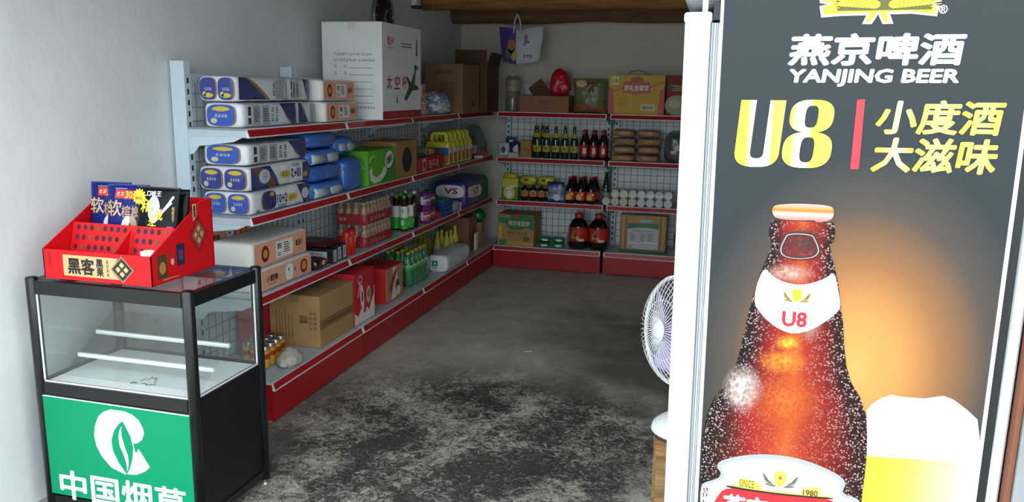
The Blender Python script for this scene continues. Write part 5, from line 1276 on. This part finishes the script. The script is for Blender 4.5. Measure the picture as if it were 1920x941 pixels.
# bottom shelf --------------------------------------------------------------
canp = [(0, 0), (.0225, 0), (.0265, .007), (.0265, .108), (.0235, .116), (.0235, .119), (.021, .119), (.021, .117), (0, .117)]
KC = [(-.145, .175), (-.20, .18), (-.15, .235), (-.205, .24), (-.155, .295), (-.21, .30), (-.165, .355), (-.22, .36), (-.26, .21), (-.265, .27), (-.27, .33)]
KN = ['first', 'second', 'third', 'fourth']
for k, (x, y) in enumerate(KC):
    col_, row_ = (('aisle-side', k // 2) if k % 2 == 0 else ('middle', k // 2)) if k < 8 else ('wall-side', k - 8)
    t = thing('drink_can', '%s gold drink can of the %s row on bottom shelf' % (KN[row_], col_), 'can', (x, y, ZB), .3 * k, 'gold drink cans')
    obj('can', lathe(canp, 20), M('#b8b8b4', .25, .8), t); obj('label', lathe([(.0268, .010), (.0268, .104)], 20, closed=False), ramp_mat('gold_can', [(0, '#c8922a'), (.45, '#d8a83a'), (.5, '#a8321e'), (.75, '#b83a22'), (.8, '#d8b04a'), (1, '#b07a22')], 'Z', .01, .104, .35, noise_amt=.25, nscale=40), t)
    obj('lid', lathe([(0, .1175), (.0205, .1175), (.0205, .1185), (0, .1185)], 16), M('#8a3a34' if k in (7, 10) else '#9a9a96', .3, .6), t)
tag(obj('cloth', blob(.13, .20, .085, 14, .22, 2.2, 2.2, 4, .6), M('#c4c0b6', .85, var=.12, scale=20, bump=.3, bscale=40), loc=(-.055, .255, ZB), rot=(0, 0, .2)), 'crumpled grey cloth lying on the bottom shelf beside the cans', 'cloth')
t, d = carton('brown_carton', 'large brown cardboard carton on the bottom shelf behind the cans', -.335, -.032, .54, .945, ZB, .288, '#b08a5c', tape=True)
fe = face('-y', d); fx = face('+x', d); M_ink = M('#6a4e34', .7)
decal(t, 'bar_code', barcode(.045, .05), M('#4a3a2c', .7), fe, .055, .155, 1, PI / 2)
for u in (-.11, -.09, -.075, -.055, -.035, -.015): decal(t, 'small_print', lines_block(.20, .008, 1, int(-u * 100)), M_ink, fe, u, .145, 1, PI / 2)
decal(t, 'lettering', ill(4, .11, .05, 64, 2), M_ink, fe, .11, .15, 1, -PI / 2)
obj('tape', boxes([(d[0] / 2, d[0] / 2 + .0008, -d[1] / 2, d[1] / 2, .10, .152)]), M('#8f6a44', .3), t); obj('tape_print', boxes([(d[0] / 2 + .0008, d[0] / 2 + .0014, -.17, .17, .118, .132)]), M('#8a4030', .4), t)
obj('flap_seam', boxes([(-d[0] / 2, d[0] / 2, -.001, .001, d[2], d[2] + .001)]), M('#6a4e34', .8), t)
t, d = carton('red_candy_box', 'tall red gift box with white figures on the bottom shelf', -.335, -.035, .965, 1.245, ZB, .315, '#c8202a', 'box', False)
fx = face('+x', d); fe = face('-y', d); M_cw = M('#e8e2dc', .45)
decal(t, 'splash_print', flat([(-.139, .004), (.139, .004), (.139, .15), (.09, .10), (.06, .055), (.03, .085), (.0, .05), (-.05, .09), (-.09, .05), (-.139, .08)]), M_cw, fx, 0, 0, 1)
decal(t, 'figure_print', ell(.026, .085, 20, 2), M_cw, fx, -.035, .155, 2, .15); decal(t, 'figure_print', ell(.012, .035), M('#8a2a44', .45), fx, -.033, .16, 3); decal(t, 'figure_print', ell(.03, .055), M('#d8c890', .45), fx, .055, .155, 2); decal(t, 'figure_print', ell(.018, .03), M('#8a7a4a', .45), fx, .055, .16, 3)
decal(t, 'heart_print', ring_mesh([(-.06 + .03 * math.cos(a * PI / 8) , .268 + .026 * math.sin(a * PI / 8)) for a in range(16)], [(-.06 + .024 * math.cos(a * PI / 8), .268 + .02 * math.sin(a * PI / 8)) for a in range(16)]), M_cw, fx, 0, 0, 2)
decal(t, 'ribbon_print', rect(.008, .10), M_cw, fx, -.075, .215, 2, -.35)
t, d = carton('red_carton', 'plain red carton hidden behind the brown carton', -.372, -.340, .30, .90, ZB, .30, '#b0222a', 'carton', False)
t, d = carton('milk_drink_box', 'red box with brown and white picture side on bottom shelf', -.30, -.065, 1.49, 1.78, ZB, .235, '#cf1d24', 'box', False)
fx = face('+x', d); fe = face('-y', d)
decal(t, 'side_picture', flat([(-.135, .008), (.142, .008), (.142, .228), (-.135, .228)]), M('#b98a60', .45), fx, 0, 0, 1)
decal(t, 'side_picture', flat([(-.06, .01), (.02, .012), (.06, .11), (.03, .225), (-.04, .225), (-.02, .12)]), M('#e6e0da', .45), fx, 0, 0, 2); decal(t, 'side_picture', ell(.035, .045), M('#6a3626', .45), fx, .045, .09, 3); decal(t, 'side_picture', flat([(-.10, .09), (.0, .20), (.045, .215), (.02, .17), (-.07, .06)]), M('#a8242a', .45), fx, 0, 0, 3)
decal(t, 'side_picture', ell(.04, .03), M('#e6e0da', .45), fx, .055, .055, 4)
decal(t, 'white_edge', rect(.006, .23), M('#ece4e0', .45), fx, -.140, .117, 2); decal(t, 'code_label', rect(.04, .05), M('#e8e8ea', .45), fe, .02, .10, 1); decal(t, 'code_label', lines_block(.028, .036, 4), M('#3a4a6a', .45), fe, .02, .10, 2)
decal(t, 'top_print', ell(.08, .05), M('#8a1418', .45), face('+z', d), 0, 0, 1)
# green soda bottles in a wrap
GGL = M('#1d8a4a', .08, coat=.6)
t = thing('soda_pack', 'shrink-wrapped pack of green soda bottles with yellow caps', 'soda bottles', (-.19, 2.17, ZB))
sp_ = [(0, 0), (.032, 0), (.036, .008), (.036, .10), (.033, .115), (.036, .13), (.034, .165), (.016, .215), (.0135, .22), (.0135, .235), (0, .235)]
for i in range(3):
    for j in range(5):
        b = obj('bottle', lathe(sp_, 16), GGL, t, loc=(-.085 + i * .077, -.16 + j * .077, 0)); obj('cap', lathe([(0, .228), (.0155, .228), (.0155, .248), (0, .249)], 14), M('#d8c83a', .4), b)
        obj('label', lathe([(.0366, .12), (.0366, .158)], 16, closed=False), ramp_mat('soda_label', [(0, '#1fae5c'), (.5, '#26c46a'), (.6, '#d8d23a'), (.75, '#e8ecd8'), (1, '#1fae5c')], 'Z', .12, .158, .4, noise_amt=.3, nscale=30), b)
obj('film', blob(.26, .41, .262, 15, .04, 2.5, 5.0, 4, .9), FILM, t, loc=(-.008, -.006, 0))
# white bag marked A
t = thing('white_bag', 'white plastic pack with green letter A on bottom shelf edge', 'bag', (-.075, 2.77, ZB))
obj('bag', lumpbox(.17, .56, .135, 4, .03, 3.6), M('#dfe5e9', .35, var=.12, scale=25, bump=1.0, bscale=28), t); fe = face('-y', (.17, .56, .135))
decal(t, 'letter_badge', rect(.045, .045), M('#0f7a5a', .4), fe, -.02, .07, 2); decal(t, 'lettering', txt('A', .022, .026, .03), M('#e8f0ee', .4), fe, -.02, .07, 3); decal(t, 'small_print', rect(.045, .004), M('#2a3a3a', .4), fe, -.02, .035, 2)
# yellow bottles
yb_ = [(0, 0), (.030, 0), (.034, .006), (.034, .09), (.028, .12), (.014, .15), (.012, .17), (.015, .175), (.015, .195), (0, .196)]
for k, (x, y) in enumerate(((-.21, 3.085), (-.29, 3.08), (-.20, 3.165), (-.28, 3.16), (-.19, 3.245))):
    t = thing('yellow_bottle', '%s yellow household bottle behind the white bag' % ['first', 'second', 'third', 'fourth', 'fifth'][k], 'bottle', (x, y, ZB), 0, 'yellow bottles on bottom shelf')
    s_ = 1.25 if k == 4 else 1.1
    obj('bottle', lathe([(a, b * s_) for a, b in yb_], 16), M('#d6cc4a', .4), t); obj('label', lathe([(.0345, .02), (.0345, .085 * s_)], 16, closed=False), M('#d8622a' if k == 4 else '#e2e0da', .45), t); decal(t, 'lettering', ill(2, .03, .025, 12, 1), M('#4a4a4a', .4), face('-y', (.07, .07, .1)), 0, .055, 1)
for k, (x, y) in enumerate(((-.30, 2.60), (-.30, 2.69), (-.29, 2.78), (-.30, 2.87))):
    tall_bottle('olive_bottle', '%s olive-yellow bottle standing behind the white bag' % ['nearest', 'second', 'third', 'farthest'][k], 'bottle', x, y, ZB, .24, .036, M('#8a8228', .3), '#a89c3a', '#9a922e', None, 'olive bottles', .1, .5)
t, d = carton('brown_carton', 'brown carton at far end of the bottom shelf', -.32, -.09, 3.32, 3.55, ZB, .30, '#8a6248', tape=False); decal(t, 'print', rect(.08, .14), M('#7a3a2c', .6), face('+x', d), .03, .12, 1)
t = thing('white_yellow_packet', 'white and yellow packet leaning by the bottom shelf carton', 'packet', (-.06, 3.44, ZB), PI / 2 ); obj('packet', pouch(.10, .16, .03, 8), M('#d8d4c8', .4), t); decal(t, 'print', ell(.025, .045, 16, 3), M('#c8b83a', .4), face('-y', (0, 0, 0)), .0, .07, 3, 0, pouch_surf(.10, .16, .03, 8))
t, d = carton('brown_carton', 'small brown carton in the corner below the green bag', -.30, -.06, 3.58, 3.70, ZB, .225, '#a07a5c', tape=False)
tag(obj('green_plastic_bag', blob(.24, .22, .115, 17, .12, 2.4, 2.6, 4, .7), M('#157a44', .25, bump=.4, bscale=30), loc=(-.16, 3.68, ZB + .226)), 'crumpled green plastic bag on the small carton in the corner', 'bag')

# ------------------------------------------------------------------ goods on the back racks (fronts face the door)
FY = 3.83                                             # front line of goods on the upper shelves
# top shelf
t = thing('clear_jar', 'tall clear plastic jar with printed label at left of back shelf', 'jar', (.125, 3.92, Z1))
obj('jar', lathe([(0, 0), (.062, 0), (.064, .01), (.064, .29), (.05, .305), (.05, .312), (0, .312)], 24), film('jar_plastic', '#c8c2b8', .30, .1, .06), t); obj('lid', lathe([(0, .312), (.02, .312), (.02, .33), (0, .332)], 14), M('#d8d4cc', .4), t)
obj('label', lathe([(.0648, .18), (.0648, .275)], 24, closed=False), M('#b09a84', .5), t); decal(t, 'lettering', ill(4, .07, .03, 51, 1), M('#5a3a34', .5), face('-y', (.131, .131, 0)), 0, .235, 2)
obj('inner_bottle', lathe([(0, .01), (.026, .01), (.026, .075), (.012, .11), (.012, .14), (0, .141)], 14), M('#a83a4a', .4), t, loc=(.0, -.01, 0)); obj('inner_cap', lathe([(0, .141), (.014, .141), (.014, .165), (0, .166)], 12), M('#e0dedc', .4), t, loc=(0, -.01, 0))
t, d = carton('low_carton', 'low brown carton with raised flap on the back top shelf', .205, .655, 3.82, 4.07, Z1, .145, '#9a6b4c', tape=False)
obj('flap', boxes([(-.08, .08, -.002, .002, 0, .14)]), M('#5a4434', .8), t, loc=(-.12, .0, .145), rot=(.0, .9, .3)); decal(t, 'lettering', ill(4, .15, .035, 44, 1), M('#8a4a38', .6), face('-y', d), .02, .09, 1); decal(t, 'small_print', lines_block(.14, .012, 1), M('#6a4030', .6), face('-y', d), 0, .035, 1)
t = thing('red_bag', 'red knotted plastic bag on the low carton', 'bag', (.548, 3.95, Z1 + .146)); obj('bag', blob(.19, .17, .225, 22, .13, 2.6, 3.0, 4, .72), M('#c81f28', .3, bump=.3, bscale=25), t); obj('bag_ear', blob(.12, .05, .10, 23, .2, 3, 2.2, 3), M('#c81f28', .3), t, loc=(.03, -.05, .03), rot=(0, .15, 0))
t = thing('snack_gift_bag', 'green-brown printed snack bag beside the yellow gift box', 'bag', (.83, 3.88, Z1)); obj('packet', pouch(.29, .30, .11, 9), ramp_mat('gift_bag', [(0, '#4a5a30'), (.15, '#a85a34'), (.30, '#5a6a3c'), (.45, '#7a7a54'), (.75, '#6f7a52'), (.85, '#8a5a3a'), (1, '#a89a5a')], 'Z', 0, .3, .35, noise_amt=.25, nscale=14), t)
s9 = pouch_surf(.29, .30, .11, 9); f9 = face('-y', (0, 0, 0))
decal(t, 'lettering', ill(4, .14, .035, 61, 1), M('#2a2a1e', .4), f9, .0, .15, 4, 0, s9); decal(t, 'print', rect(.09, .085, 5), M('#7a4a2c', .4), f9, .0, .225, 3, 0, s9); decal(t, 'print', ell(.05, .03, 18, 3), M('#e0c89a', .35), f9, -.07, .255, 4, 0, s9); decal(t, 'print', rect(.05, .06, 4), M('#3a8a4a', .4), f9, .10, .255, 3, 0, s9)
t, d = carton('gift_box', 'yellow and red gift box with black cord handle on the back top shelf', .995, 1.475, 3.87, 4.00, Z1, .335, '#d8b24a', 'gift box', False)
fe = face('-y', d)
for sx in (-1, 1): decal(t, 'red_side', flat([(sx * .239, .004), (sx * .239, .24), (sx * .20, .20), (sx * .185, .004)]), M('#c03a34', .45), fe, 0, 0, 1)
decal(t, 'ribbon_print', flat([(-.239, .17), (-.10, .22), (-.10, .235), (-.239, .19)]), M('#c8502e', .45), fe, 0, 0, 2); decal(t, 'ribbon_print', flat([(.239, .29), (.10, .235), (.10, .22), (.239, .27)]), M('#c8502e', .45), fe, 0, 0, 2)
decal(t, 'title_panel', flat([(-.12, .185), (-.11, .28), (.11, .28), (.12, .185), (.0, .17)]), M('#b8422c', .45), fe, 0, 0, 2); decal(t, 'lettering', txt('好礼合家欢', .215, .052, .03), M('#f0e6d2', .45), fe, 0, .225, 3); decal(t, 'title_badge', ell(.055, .024), M('#a8321e', .45), fe, 0, .295, 3)
decal(t, 'logo_panel', rect(.06, .07), M('#d8d0a0', .45), fe, -.185, .285, 2); decal(t, 'lettering', txt('三全', .045, .03, .02), M('#3a3020', .45), fe, -.185, .285, 3)
decal(t, 'small_print', lines_block(.09, .08, 5, 2), M('#b08a3a', .5), fe, -.11, .10, 2); decal(t, 'small_print', lines_block(.08, .09, 5, 3), M('#c8a860', .5), fe, .0, .10, 2); decal(t, 'code_label', rect(.12, .05), M('#d8d0b0', .5), fe, .10, .06, 2); decal(t, 'bar_code', barcode(.10, .03), M('#4a4a3a', .5), fe, .10, .06, 3)
obj('cord_handle', tube([(-.09, 0, .335), (-.06, 0, .36), (0, -.005, .375), (.06, 0, .36), (.10, 0, .335)], .003, 6), M('#1c1814', .6), t)
t, d = carton('gift_box', 'maroon gift box right of the yellow one on back top shelf', 1.49, 1.95, 3.87, 4.00, Z1, .335, '#8a3a38', 'gift box', False)
fe = face('-y', d); decal(t, 'food_print', ell(.10, .085), M('#9a9a74', .5), fe, -.14, .085, 1); decal(t, 'food_print', ell(.05, .04), M('#b8b090', .5), fe, -.16, .10, 2); decal(t, 'lettering', txt('三全', .22, .05, .02), M('#d8b86a', .5), fe, -.08, .23, 1); decal(t, 'logo_panel', ell(.04, .03), M('#3a3a2a', .5), fe, -.19, .24, 1)

# second shelf: packets, beers, sauces, noodle cakes
for k, (x, y, z_, c) in enumerate(((.07, 3.845, 0, '#c8ccd0'), (.16, 3.915, 0, '#2a3a6a'), (.10, 3.99, 0, '#4a4e58'))):
    t = thing('small_packet', '%s crinkled packet at left end of the back second shelf' % ['white', 'blue', 'rear grey'][k], 'packet', (x, y, Z2), .1 * k, 'crinkled packets'); obj('packet', pouch(.10, .13 + .04 * (k == 2), .04, 40 + k), M(c, .2, coat=.4), t); decal(t, 'print', ell(.022, .03, 16, 3), M('#3a4a8a' if k == 0 else '#d8dce0', .35), face('-y', (0, 0, 0)), 0, .065, 3, 0, pouch_surf(.10, .13 + .04 * (k == 2), .04, 40 + k))
tag(obj('pale_box', box(.10, .06, .045, .004), M('#b8b49c', .5), loc=(.17, 3.80 + .02, Z2)), 'small pale box lying before the crinkled packets', 'box')
t, d = carton('tan_box', 'small tan box standing left of the beer bottles', .225, .325, 3.83, 3.90, Z2, .155, '#a8843c', 'box', False); decal(t, 'lettering', ill(3, .06, .04, 27, 1), M('#4a3418', .5), face('-y', d), 0, .07, 1)
beer = [(0, 0), (.032, 0), (.035, .006), (.035, .155), (.030, .185), (.016, .225), (.0135, .27), (.0145, .272), (.0145, .282), (0, .282)]
M_bg = M('#12331c', .08, coat=.6)
def beer_bottle(label, x, y):
    t = thing('beer_bottle', label, 'bottle', (x, y, Z2), 0, 'green beer bottles')
    obj('bottle', lathe(beer, 18), M_bg, t); obj('label', lathe([(.0356, .06), (.0356, .115)], 18, closed=False), M('#c8b42a', .4), t); obj('neck_label', lathe([(.0308, .185), (.0225, .207), (.0168, .225)], 18, closed=False), M('#c8b02a', .4), t)
    obj('cap', lathe([(0, .278), (.0155, .278), (.0155, .290), (.012, .294), (0, .294)], 14), M('#c8a83a', .35, .5), t); decal(t, 'label_badge', ell(.014, .018), M('#3a6a2a', .4), face('-y', (.073, .073, 0)), 0, .088, 1)
    return t
for k in range(5): beer_bottle('%s dark green beer bottle in the front row' % ['leftmost', 'second', 'middle', 'fourth', 'rightmost'][k], .378 + k * .0835, 3.85)
for k in range(2): beer_bottle('%s beer bottle behind the leftmost front one' % ['nearer', 'farther'][k], .345 + .045 * k, 3.925 + .075 * k)
for k in range(3):
    t = tall_bottle('sauce_bottle', '%s red-capped sauce bottle right of the beers' % ['left', 'middle', 'right'][k], 'bottle', .80 + k * .083, 3.85, Z2, .26, .036, M('#2a0c0c', .1, coat=.5), '#a82028', '#a8282c', None, 'red-capped sauce bottles', .12, .50); obj('neck_wrap', lathe([(.0175, .20), (.0175, .242)], 14, closed=False), M('#a01c24', .35), t); decal(t, 'label_panel', rect(.03, .05), M('#d8c8b8', .4), face('-y', (.075, .075, 0)), .01, .08, 1)
for k in range(3): tall_bottle('sauce_bottle', '%s red-capped sauce bottle in the rear row' % ['left', 'middle', 'right'][k], 'bottle', .80 + k * .083, 3.935, Z2, .26, .036, M('#2a0c0c', .1, coat=.5), '#a82028', '#a8282c', None, 'red-capped sauce bottles', .12, .50)
for s_ in range(2):
    for k in range(4):
        t = thing('noodle_cake_pack', '%s noodle cake pack in the %s stack' % (['bottom', 'second', 'third', 'top'][k], ['left', 'right'][s_]), 'noodle pack', (1.145 + s_ * .215 + .006 * ((k * 7) % 3 - 1), 3.90, Z2 + k * .0715), .03 * ((k * 5) % 3 - 1), 'noodle cake packs')
        obj('noodles', blob(.20, .17, .059, 50 + k + s_ * 4, .10, 4.0, 4.0, 4, .96), M('#b08258', .55, var=.35, scale=60, bump=.8, bscale=90), t); obj('film', blob(.206, .176, .062, 60 + k, .05, 4, 4.0, 3, .96), FILM, t)
t = thing('clear_goods_bag', 'clear bag with dark red goods at right of noodle cakes', 'bag', (1.62, 3.92, Z2)); obj('bag', blob(.26, .22, .27, 33, .06, 2.4, 4.0, 4, .9), film('grey_film', '#c8d0d4'), t); obj('contents', blob(.22, .18, .09, 34, .08, 3, 4, 3), M('#7a2024', .4), t, loc=(0, 0, .003)); obj('contents', blob(.2, .17, .14, 35, .08, 3, 4, 3), M('#4a3430', .5), t, loc=(0, 0, .095))

# third shelf
t = thing('herbal_packet', 'yellow and green upright packet at left end of back third shelf', 'packet', (.135, 3.86, Z3)); obj('packet', box(.155, .075, .205, .012, 3), ramp_mat('herbal', [(0, '#2f8a2c'), (.55, '#2f8a2c'), (.6, '#c8c83a'), (1, '#c2b82c')], 'Z', 0, .205, .4, noise_amt=.06, nscale=12), t); obj('gathered_top', blob(.13, .06, .05, 36, .2, 3, 2.4, 3), M('#c8be36', .35), t, loc=(0, 0, .195))
fe = face('-y', (.155, .075, .205)); decal(t, 'print', ell(.055, .058), M('#d8c24a', .4), fe, -.002, .065, 1); decal(t, 'print', ell(.03, .035), M('#e8e6e0', .4), fe, -.002, .055, 2); decal(t, 'print', flat([(-.06, .10), (-.01, .125), (.06, .14), (.03, .11), (-.02, .10)]), M('#e6e4dc', .4), fe, 0, 0, 2)
for k in range(4):
    t = tall_bottle('chili_sauce_jar', '%s dark sauce jar with orange label under the yellow pouches' % ['leftmost', 'second', 'third', 'rightmost'][k], 'jar', .262 + k * .078, 3.885, Z3, .135, .036, M('#2a0e08', .1, coat=.5), '#6a1c16', '#c8864a' if k % 2 == 0 else '#c89a70', None, 'dark sauce jars', .28, .68, 0, .2); decal(t, 'label_panel', rect(.02, .03), M('#c8502a', .4), face('-y', (.075, .075, 0)), .008, .065, 1)
for k in range(2):
    t = thing('yellow_pouch', '%s yellow-green pouch lying on the dark sauce jars' % ['left', 'right'][k], 'pouch', (.298 + k * .165, 3.90, Z3 + .139), .0); obj('packet', blob(.145, .10, .085, 37 + k, .12, 3, 3.4, 4), ramp_mat('yellow_pouch', [(0, '#9aa81e'), (.5, '#c2c42a'), (.8, '#d8d24a'), (1, '#a8b428')], 'Z', 0, .085, .2, noise_amt=.4, nscale=20), t); decal(t, 'print', ell(.02, .014), M('#6a3a1c', .4), face('-y', (.15, .108, 0)), -.02, .05, 1)
t = thing('blue_snack_bag', 'blue and white snack bag standing before the sauce bottles', 'snack bag', (.565, 3.818, Z3), 0); obj('packet', pouch(.155, .185, .04, 6), ramp_mat('blue_snack', [(0, '#2a3a8a'), (.12, '#2a3a8a'), (.2, '#a8b8cc'), (.45, '#5a7a9a'), (.7, '#8aa0b8'), (.85, '#26357c'), (1, '#26357c')], 'Z', 0, .185, .25, noise_amt=.35, nscale=16), t); decal(t, 'print', ell(.03, .03, 16, 3), M('#dfe4ea', .35), face('-y', (0, 0, 0)), .01, .05, 3, 0, pouch_surf(.155, .185, .04, 6))
for k in range(3):
    for r_ in range(2):
        t = tall_bottle('soy_sauce_bottle', '%s red-capped bottle with orange label, %s row' % (['left', 'middle', 'right'][k], ['front', 'rear'][r_]), 'bottle', .688 + k * .094 + .02 * r_, 3.86 + r_ * .088, Z3, .235, .042, M('#16121a', .1, coat=.5), '#b8242c', '#d8582a', None, 'orange-labelled sauce bottles', .13, .45, 0, .45)
        if r_ == 0: decal(t, 'label_panel', flat([(-.03, .035), (.01, .035), (.02, .06), (-.01, .09), (-.035, .07)]), M('#e0b23a', .4), face('-y', (.087, .087, 0)), 0, 0, 1); decal(t, 'label_panel', rect(.018, .016), M('#e8e4dc', .4), face('-y', (.087, .087, 0)), .02, .085, 2)
tall_bottle('wine_bottle', 'dark green slim bottle behind the white rolls', 'bottle', .99, 3.995, Z3, .275, .034, M('#12301c', .08, coat=.6), '#141a16', None, None, None, rz=0, neck=.45)
t = thing('roll_pack', 'long clear pack of fifteen white rolls on the back third shelf', 'paper rolls', (1.29, 3.875, Z3), 0)
M_ro = [M('#d8d2b8', .6, var=.1, scale=60), M('#dcdcda', .6, var=.1, scale=60)]
for row in range(2):
    n_ = 8 if row == 0 else 7
    for k in range(n_):
        a = -.27 + (k + (0 if row == 0 else 1)) * .0765
        r_ = obj('roll', lathe([(.006, 0), (.034, 0), (.0365, .003), (.0365, .127), (.034, .13), (.006, .13), (.006, .0)], 20, closed=False), M_ro[0 if (k + row) < 4 else 1], t, smooth=False)
        r_.matrix_local = Matrix.Translation((a, -.075, .0375 + row * .0715)) @ Matrix.Rotation(-PI / 2, 4, 'X')
        q = obj('paper_end', ell(.034, .034, 20, 2), M_ro[0 if (k + row) < 4 else 1], r_); q.location = (0, 0, -.0006); q.rotation_euler = (PI, 0, 0)
obj('film', lumpbox(.66, .16, .15, 8, .03, 4.0, 'x'), FILM, t, loc=(-.0, -.005, 0))
obj('film_tail', blob(.045, .10, .09, 44, .1, 3, 2.2, 3), film('grey_film', '#c8d0d4'), t, loc=(-.332, .0, .0))
tall_bottle('amber_bottle', 'tall amber bottle at the right end of the back third shelf', 'bottle', 1.70, 3.86, Z3, .325, .05, M('#a8682a', .15, coat=.4), '#c8963a', None, None, None)

# bottom shelf
t, d = carton('soy_sauce_carton', 'green and brown soy sauce carton at left of back bottom shelf', .045, .385, 3.76, 4.05, ZB, .285, '#b08a58', 'carton', False, seam='x')
fe = face('-y', d)
decal(t, 'green_print', flat([(-.16, .28), (.165, .28), (.165, .15), (.10, .165), (.02, .14), (-.05, .15), (-.10, .20), (-.16, .21)]), M('#1f7a4a', .5), fe, 0, 0, 1); decal(t, 'lettering', txt('海天味极鲜', .20, .048, .02), M('#d8ccA0'.lower(), .5), fe, .03, .205, 2); decal(t, 'lettering', ill(6, .18, .032, 41, 1), M('#3a2a1c', .5), fe, .015, .118, 2)
decal(t, 'round_badge', ell(.024, .02), M('#c0302c', .5), fe, .01, .26, 2); decal(t, 'yellow_band', rect(.33, .022), M('#c8b03a', .5), fe, 0, .018, 1); decal(t, 'round_badge', ell(.04, .028), M('#2a8a4a', .5), fe, -.12, .028, 2); decal(t, 'yellow_band', rect(.03, .13), M('#d0b04a', .5), fe, -.145, .12, 1); decal(t, 'bar_code', barcode(.06, .04), M('#3a2a1c', .5), fe, .10, .065, 2); decal(t, 'lettering', ill(9, .14, .014, 60, 1), M('#2a5a34', .5), fe, .0, .018, 2); decal(t, 'code_panel', rect(.09, .028), M('#a88a4a', .5), fe, -.10, .265, 2)
for k in range(4):
    t = thing('green_pack', '%s small green packet in the pile before the grid' % ['front left', 'front right', 'upper left', 'upper right'][k], 'packet', (.470 + (k % 2) * .125, 3.82 + .01 * k, ZB + (k // 2) * .047), .04 * (k % 2), 'small green packets'); obj('packet', blob(.112, .10, .042, 70 + k, .08, 3, 4, 3), M('#1c8052', .3), t); decal(t, 'print', ell(.03, .01), M('#d8e4e8', .4), face('-y', (.114, .108, 0)), .01, .018, 1)
tag(obj('white_card', box(.045, .01, .11, .002), M('#d8dad8', .5), loc=(.63, 3.93, ZB)), 'small white printed card behind the green packets', 'card')
jg = [(0, 0), (.080, 0), (.088, .010), (.088, .165), (.084, .175), (.088, .185), (.086, .205), (.060, .255), (.036, .272), (.036, .29), (0, .29)]
for k in range(2):
    t = thing('soy_sauce_jug', '%s large dark soy sauce jug with red label' % ['left', 'right'][k], 'jug', (.775 + k * .182, 3.86, ZB), 0, 'large soy sauce jugs')
    obj('jug', lathe(jg, 28), M('#180c0a', .1, coat=.6), t); obj('label', lathe([(.0888, .07), (.0888, .195)], 28, closed=False), M('#c8291f', .4), t); obj('cap', lathe([(0, .275), (.038, .275), (.04, .28), (.04, .312), (.034, .318), (0, .318)], 20), M('#a83428', .4), t)
    obj('grip', tube([(.0, .05, .235), (.0, .085, .27), (.0, .075, .31), (.0, .03, .30)], .009, 8), M('#a83428', .4), t)
    cyl = lambda a, b: -.0005 - .089 * (1 - math.cos(min(1.2, abs(a) / .089)))
    f_ = face('-y', (.179, .179, 0)); s_ = -1
    for i, ch_ in enumerate('红烧王'): decal(t, 'lettering', txt(ch_, .034, .034, .03), M('#141010', .4), f_, -.03 + .006 * i, .165 - i * .036, 3, 0, cyl)
    decal(t, 'label_print', ell(.02, .018, 14, 3), M('#d8a03a', .4), f_, .0, .10, 2, 0, cyl); decal(t, 'label_panel', rect(.045, .022, 4), M('#dcd8d0', .4), f_, .038, .085, 3, 0, cyl); decal(t, 'label_print', rect(.03, .08, 4), M('#d0b88a', .4), f_, -.032, .135, 2, 0, cyl)
# bamboo-printed pack
t = thing('bamboo_mat_pack', 'tall pack with bamboo border and grey panel on back bottom shelf', 'pack', (1.355, 3.84, ZB)); obj('pack', box(.405, .07, .335, .012, 3), M('#a87a3e', .35, var=.15, scale=20), t); obj('green_foot', box(.412, .076, .03, .008), M('#1c5a2c', .4), t)
fe = face('-y', (.405, .07, .335))
for sx in (-1, 1):
    for k in range(2): decal(t, 'bamboo_print', rect(.016, .29), M('#b8863e' if k else '#8a5a2a', .4), fe, sx * (.150 + k * .022), .18, 1)
decal(t, 'grey_panel', flat([(-.135, .035), (.135, .035), (.135, .215), (.05, .225), (-.05, .225), (-.135, .21)]), M('#b4b8ba', .3), fe, 0, 0, 2); decal(t, 'green_print', flat([(-.135, .205), (-.05, .226), (.05, .226), (.135, .215), (.135, .265), (-.135, .26)]), M('#2f6a34', .35), fe, 0, 0, 1)
decal(t, 'lettering', ill(13, .19, .014, 66, 1), M('#24302a', .4), fe, 0, .195, 3)
for u in (-.095, -.01, .055): decal(t, 'small_print', lines_block(.05, .07, 6, int(u * 100)), M('#6a7074', .4), fe, u + .01, .14, 3)
decal(t, 'bar_code', barcode(.03, .02), M('#2a2a2a', .4), fe, -.105, .055, 3); decal(t, 'blue_tag', rect(.09, .022), M('#7ab4d8', .35), fe, .02, .285, 2); decal(t, 'film_glint', flat([(-.13, .085), (-.05, .078), (.02, .09), (.13, .085), (.13, .092), (.02, .098), (-.05, .086), (-.13, .094)]), M('#e8ecee', .2), fe, 0, 0, 4)
t = thing('folded_umbrella', 'rolled dark red cloth with grey top at right of back bottom shelf', 'umbrella', (1.66, 3.86, ZB)); obj('canopy', lathe([(0, 0), (.02, 0), (.034, .03), (.040, .15), (.03, .24), (.012, .27), (0, .27)], 16), M('#7a2030', .5), t); obj('handle', lathe([(.009, .26), (.009, .33), (.02, .335), (.02, .35), (0, .352)], 12), M('#4a4c50', .4), t)
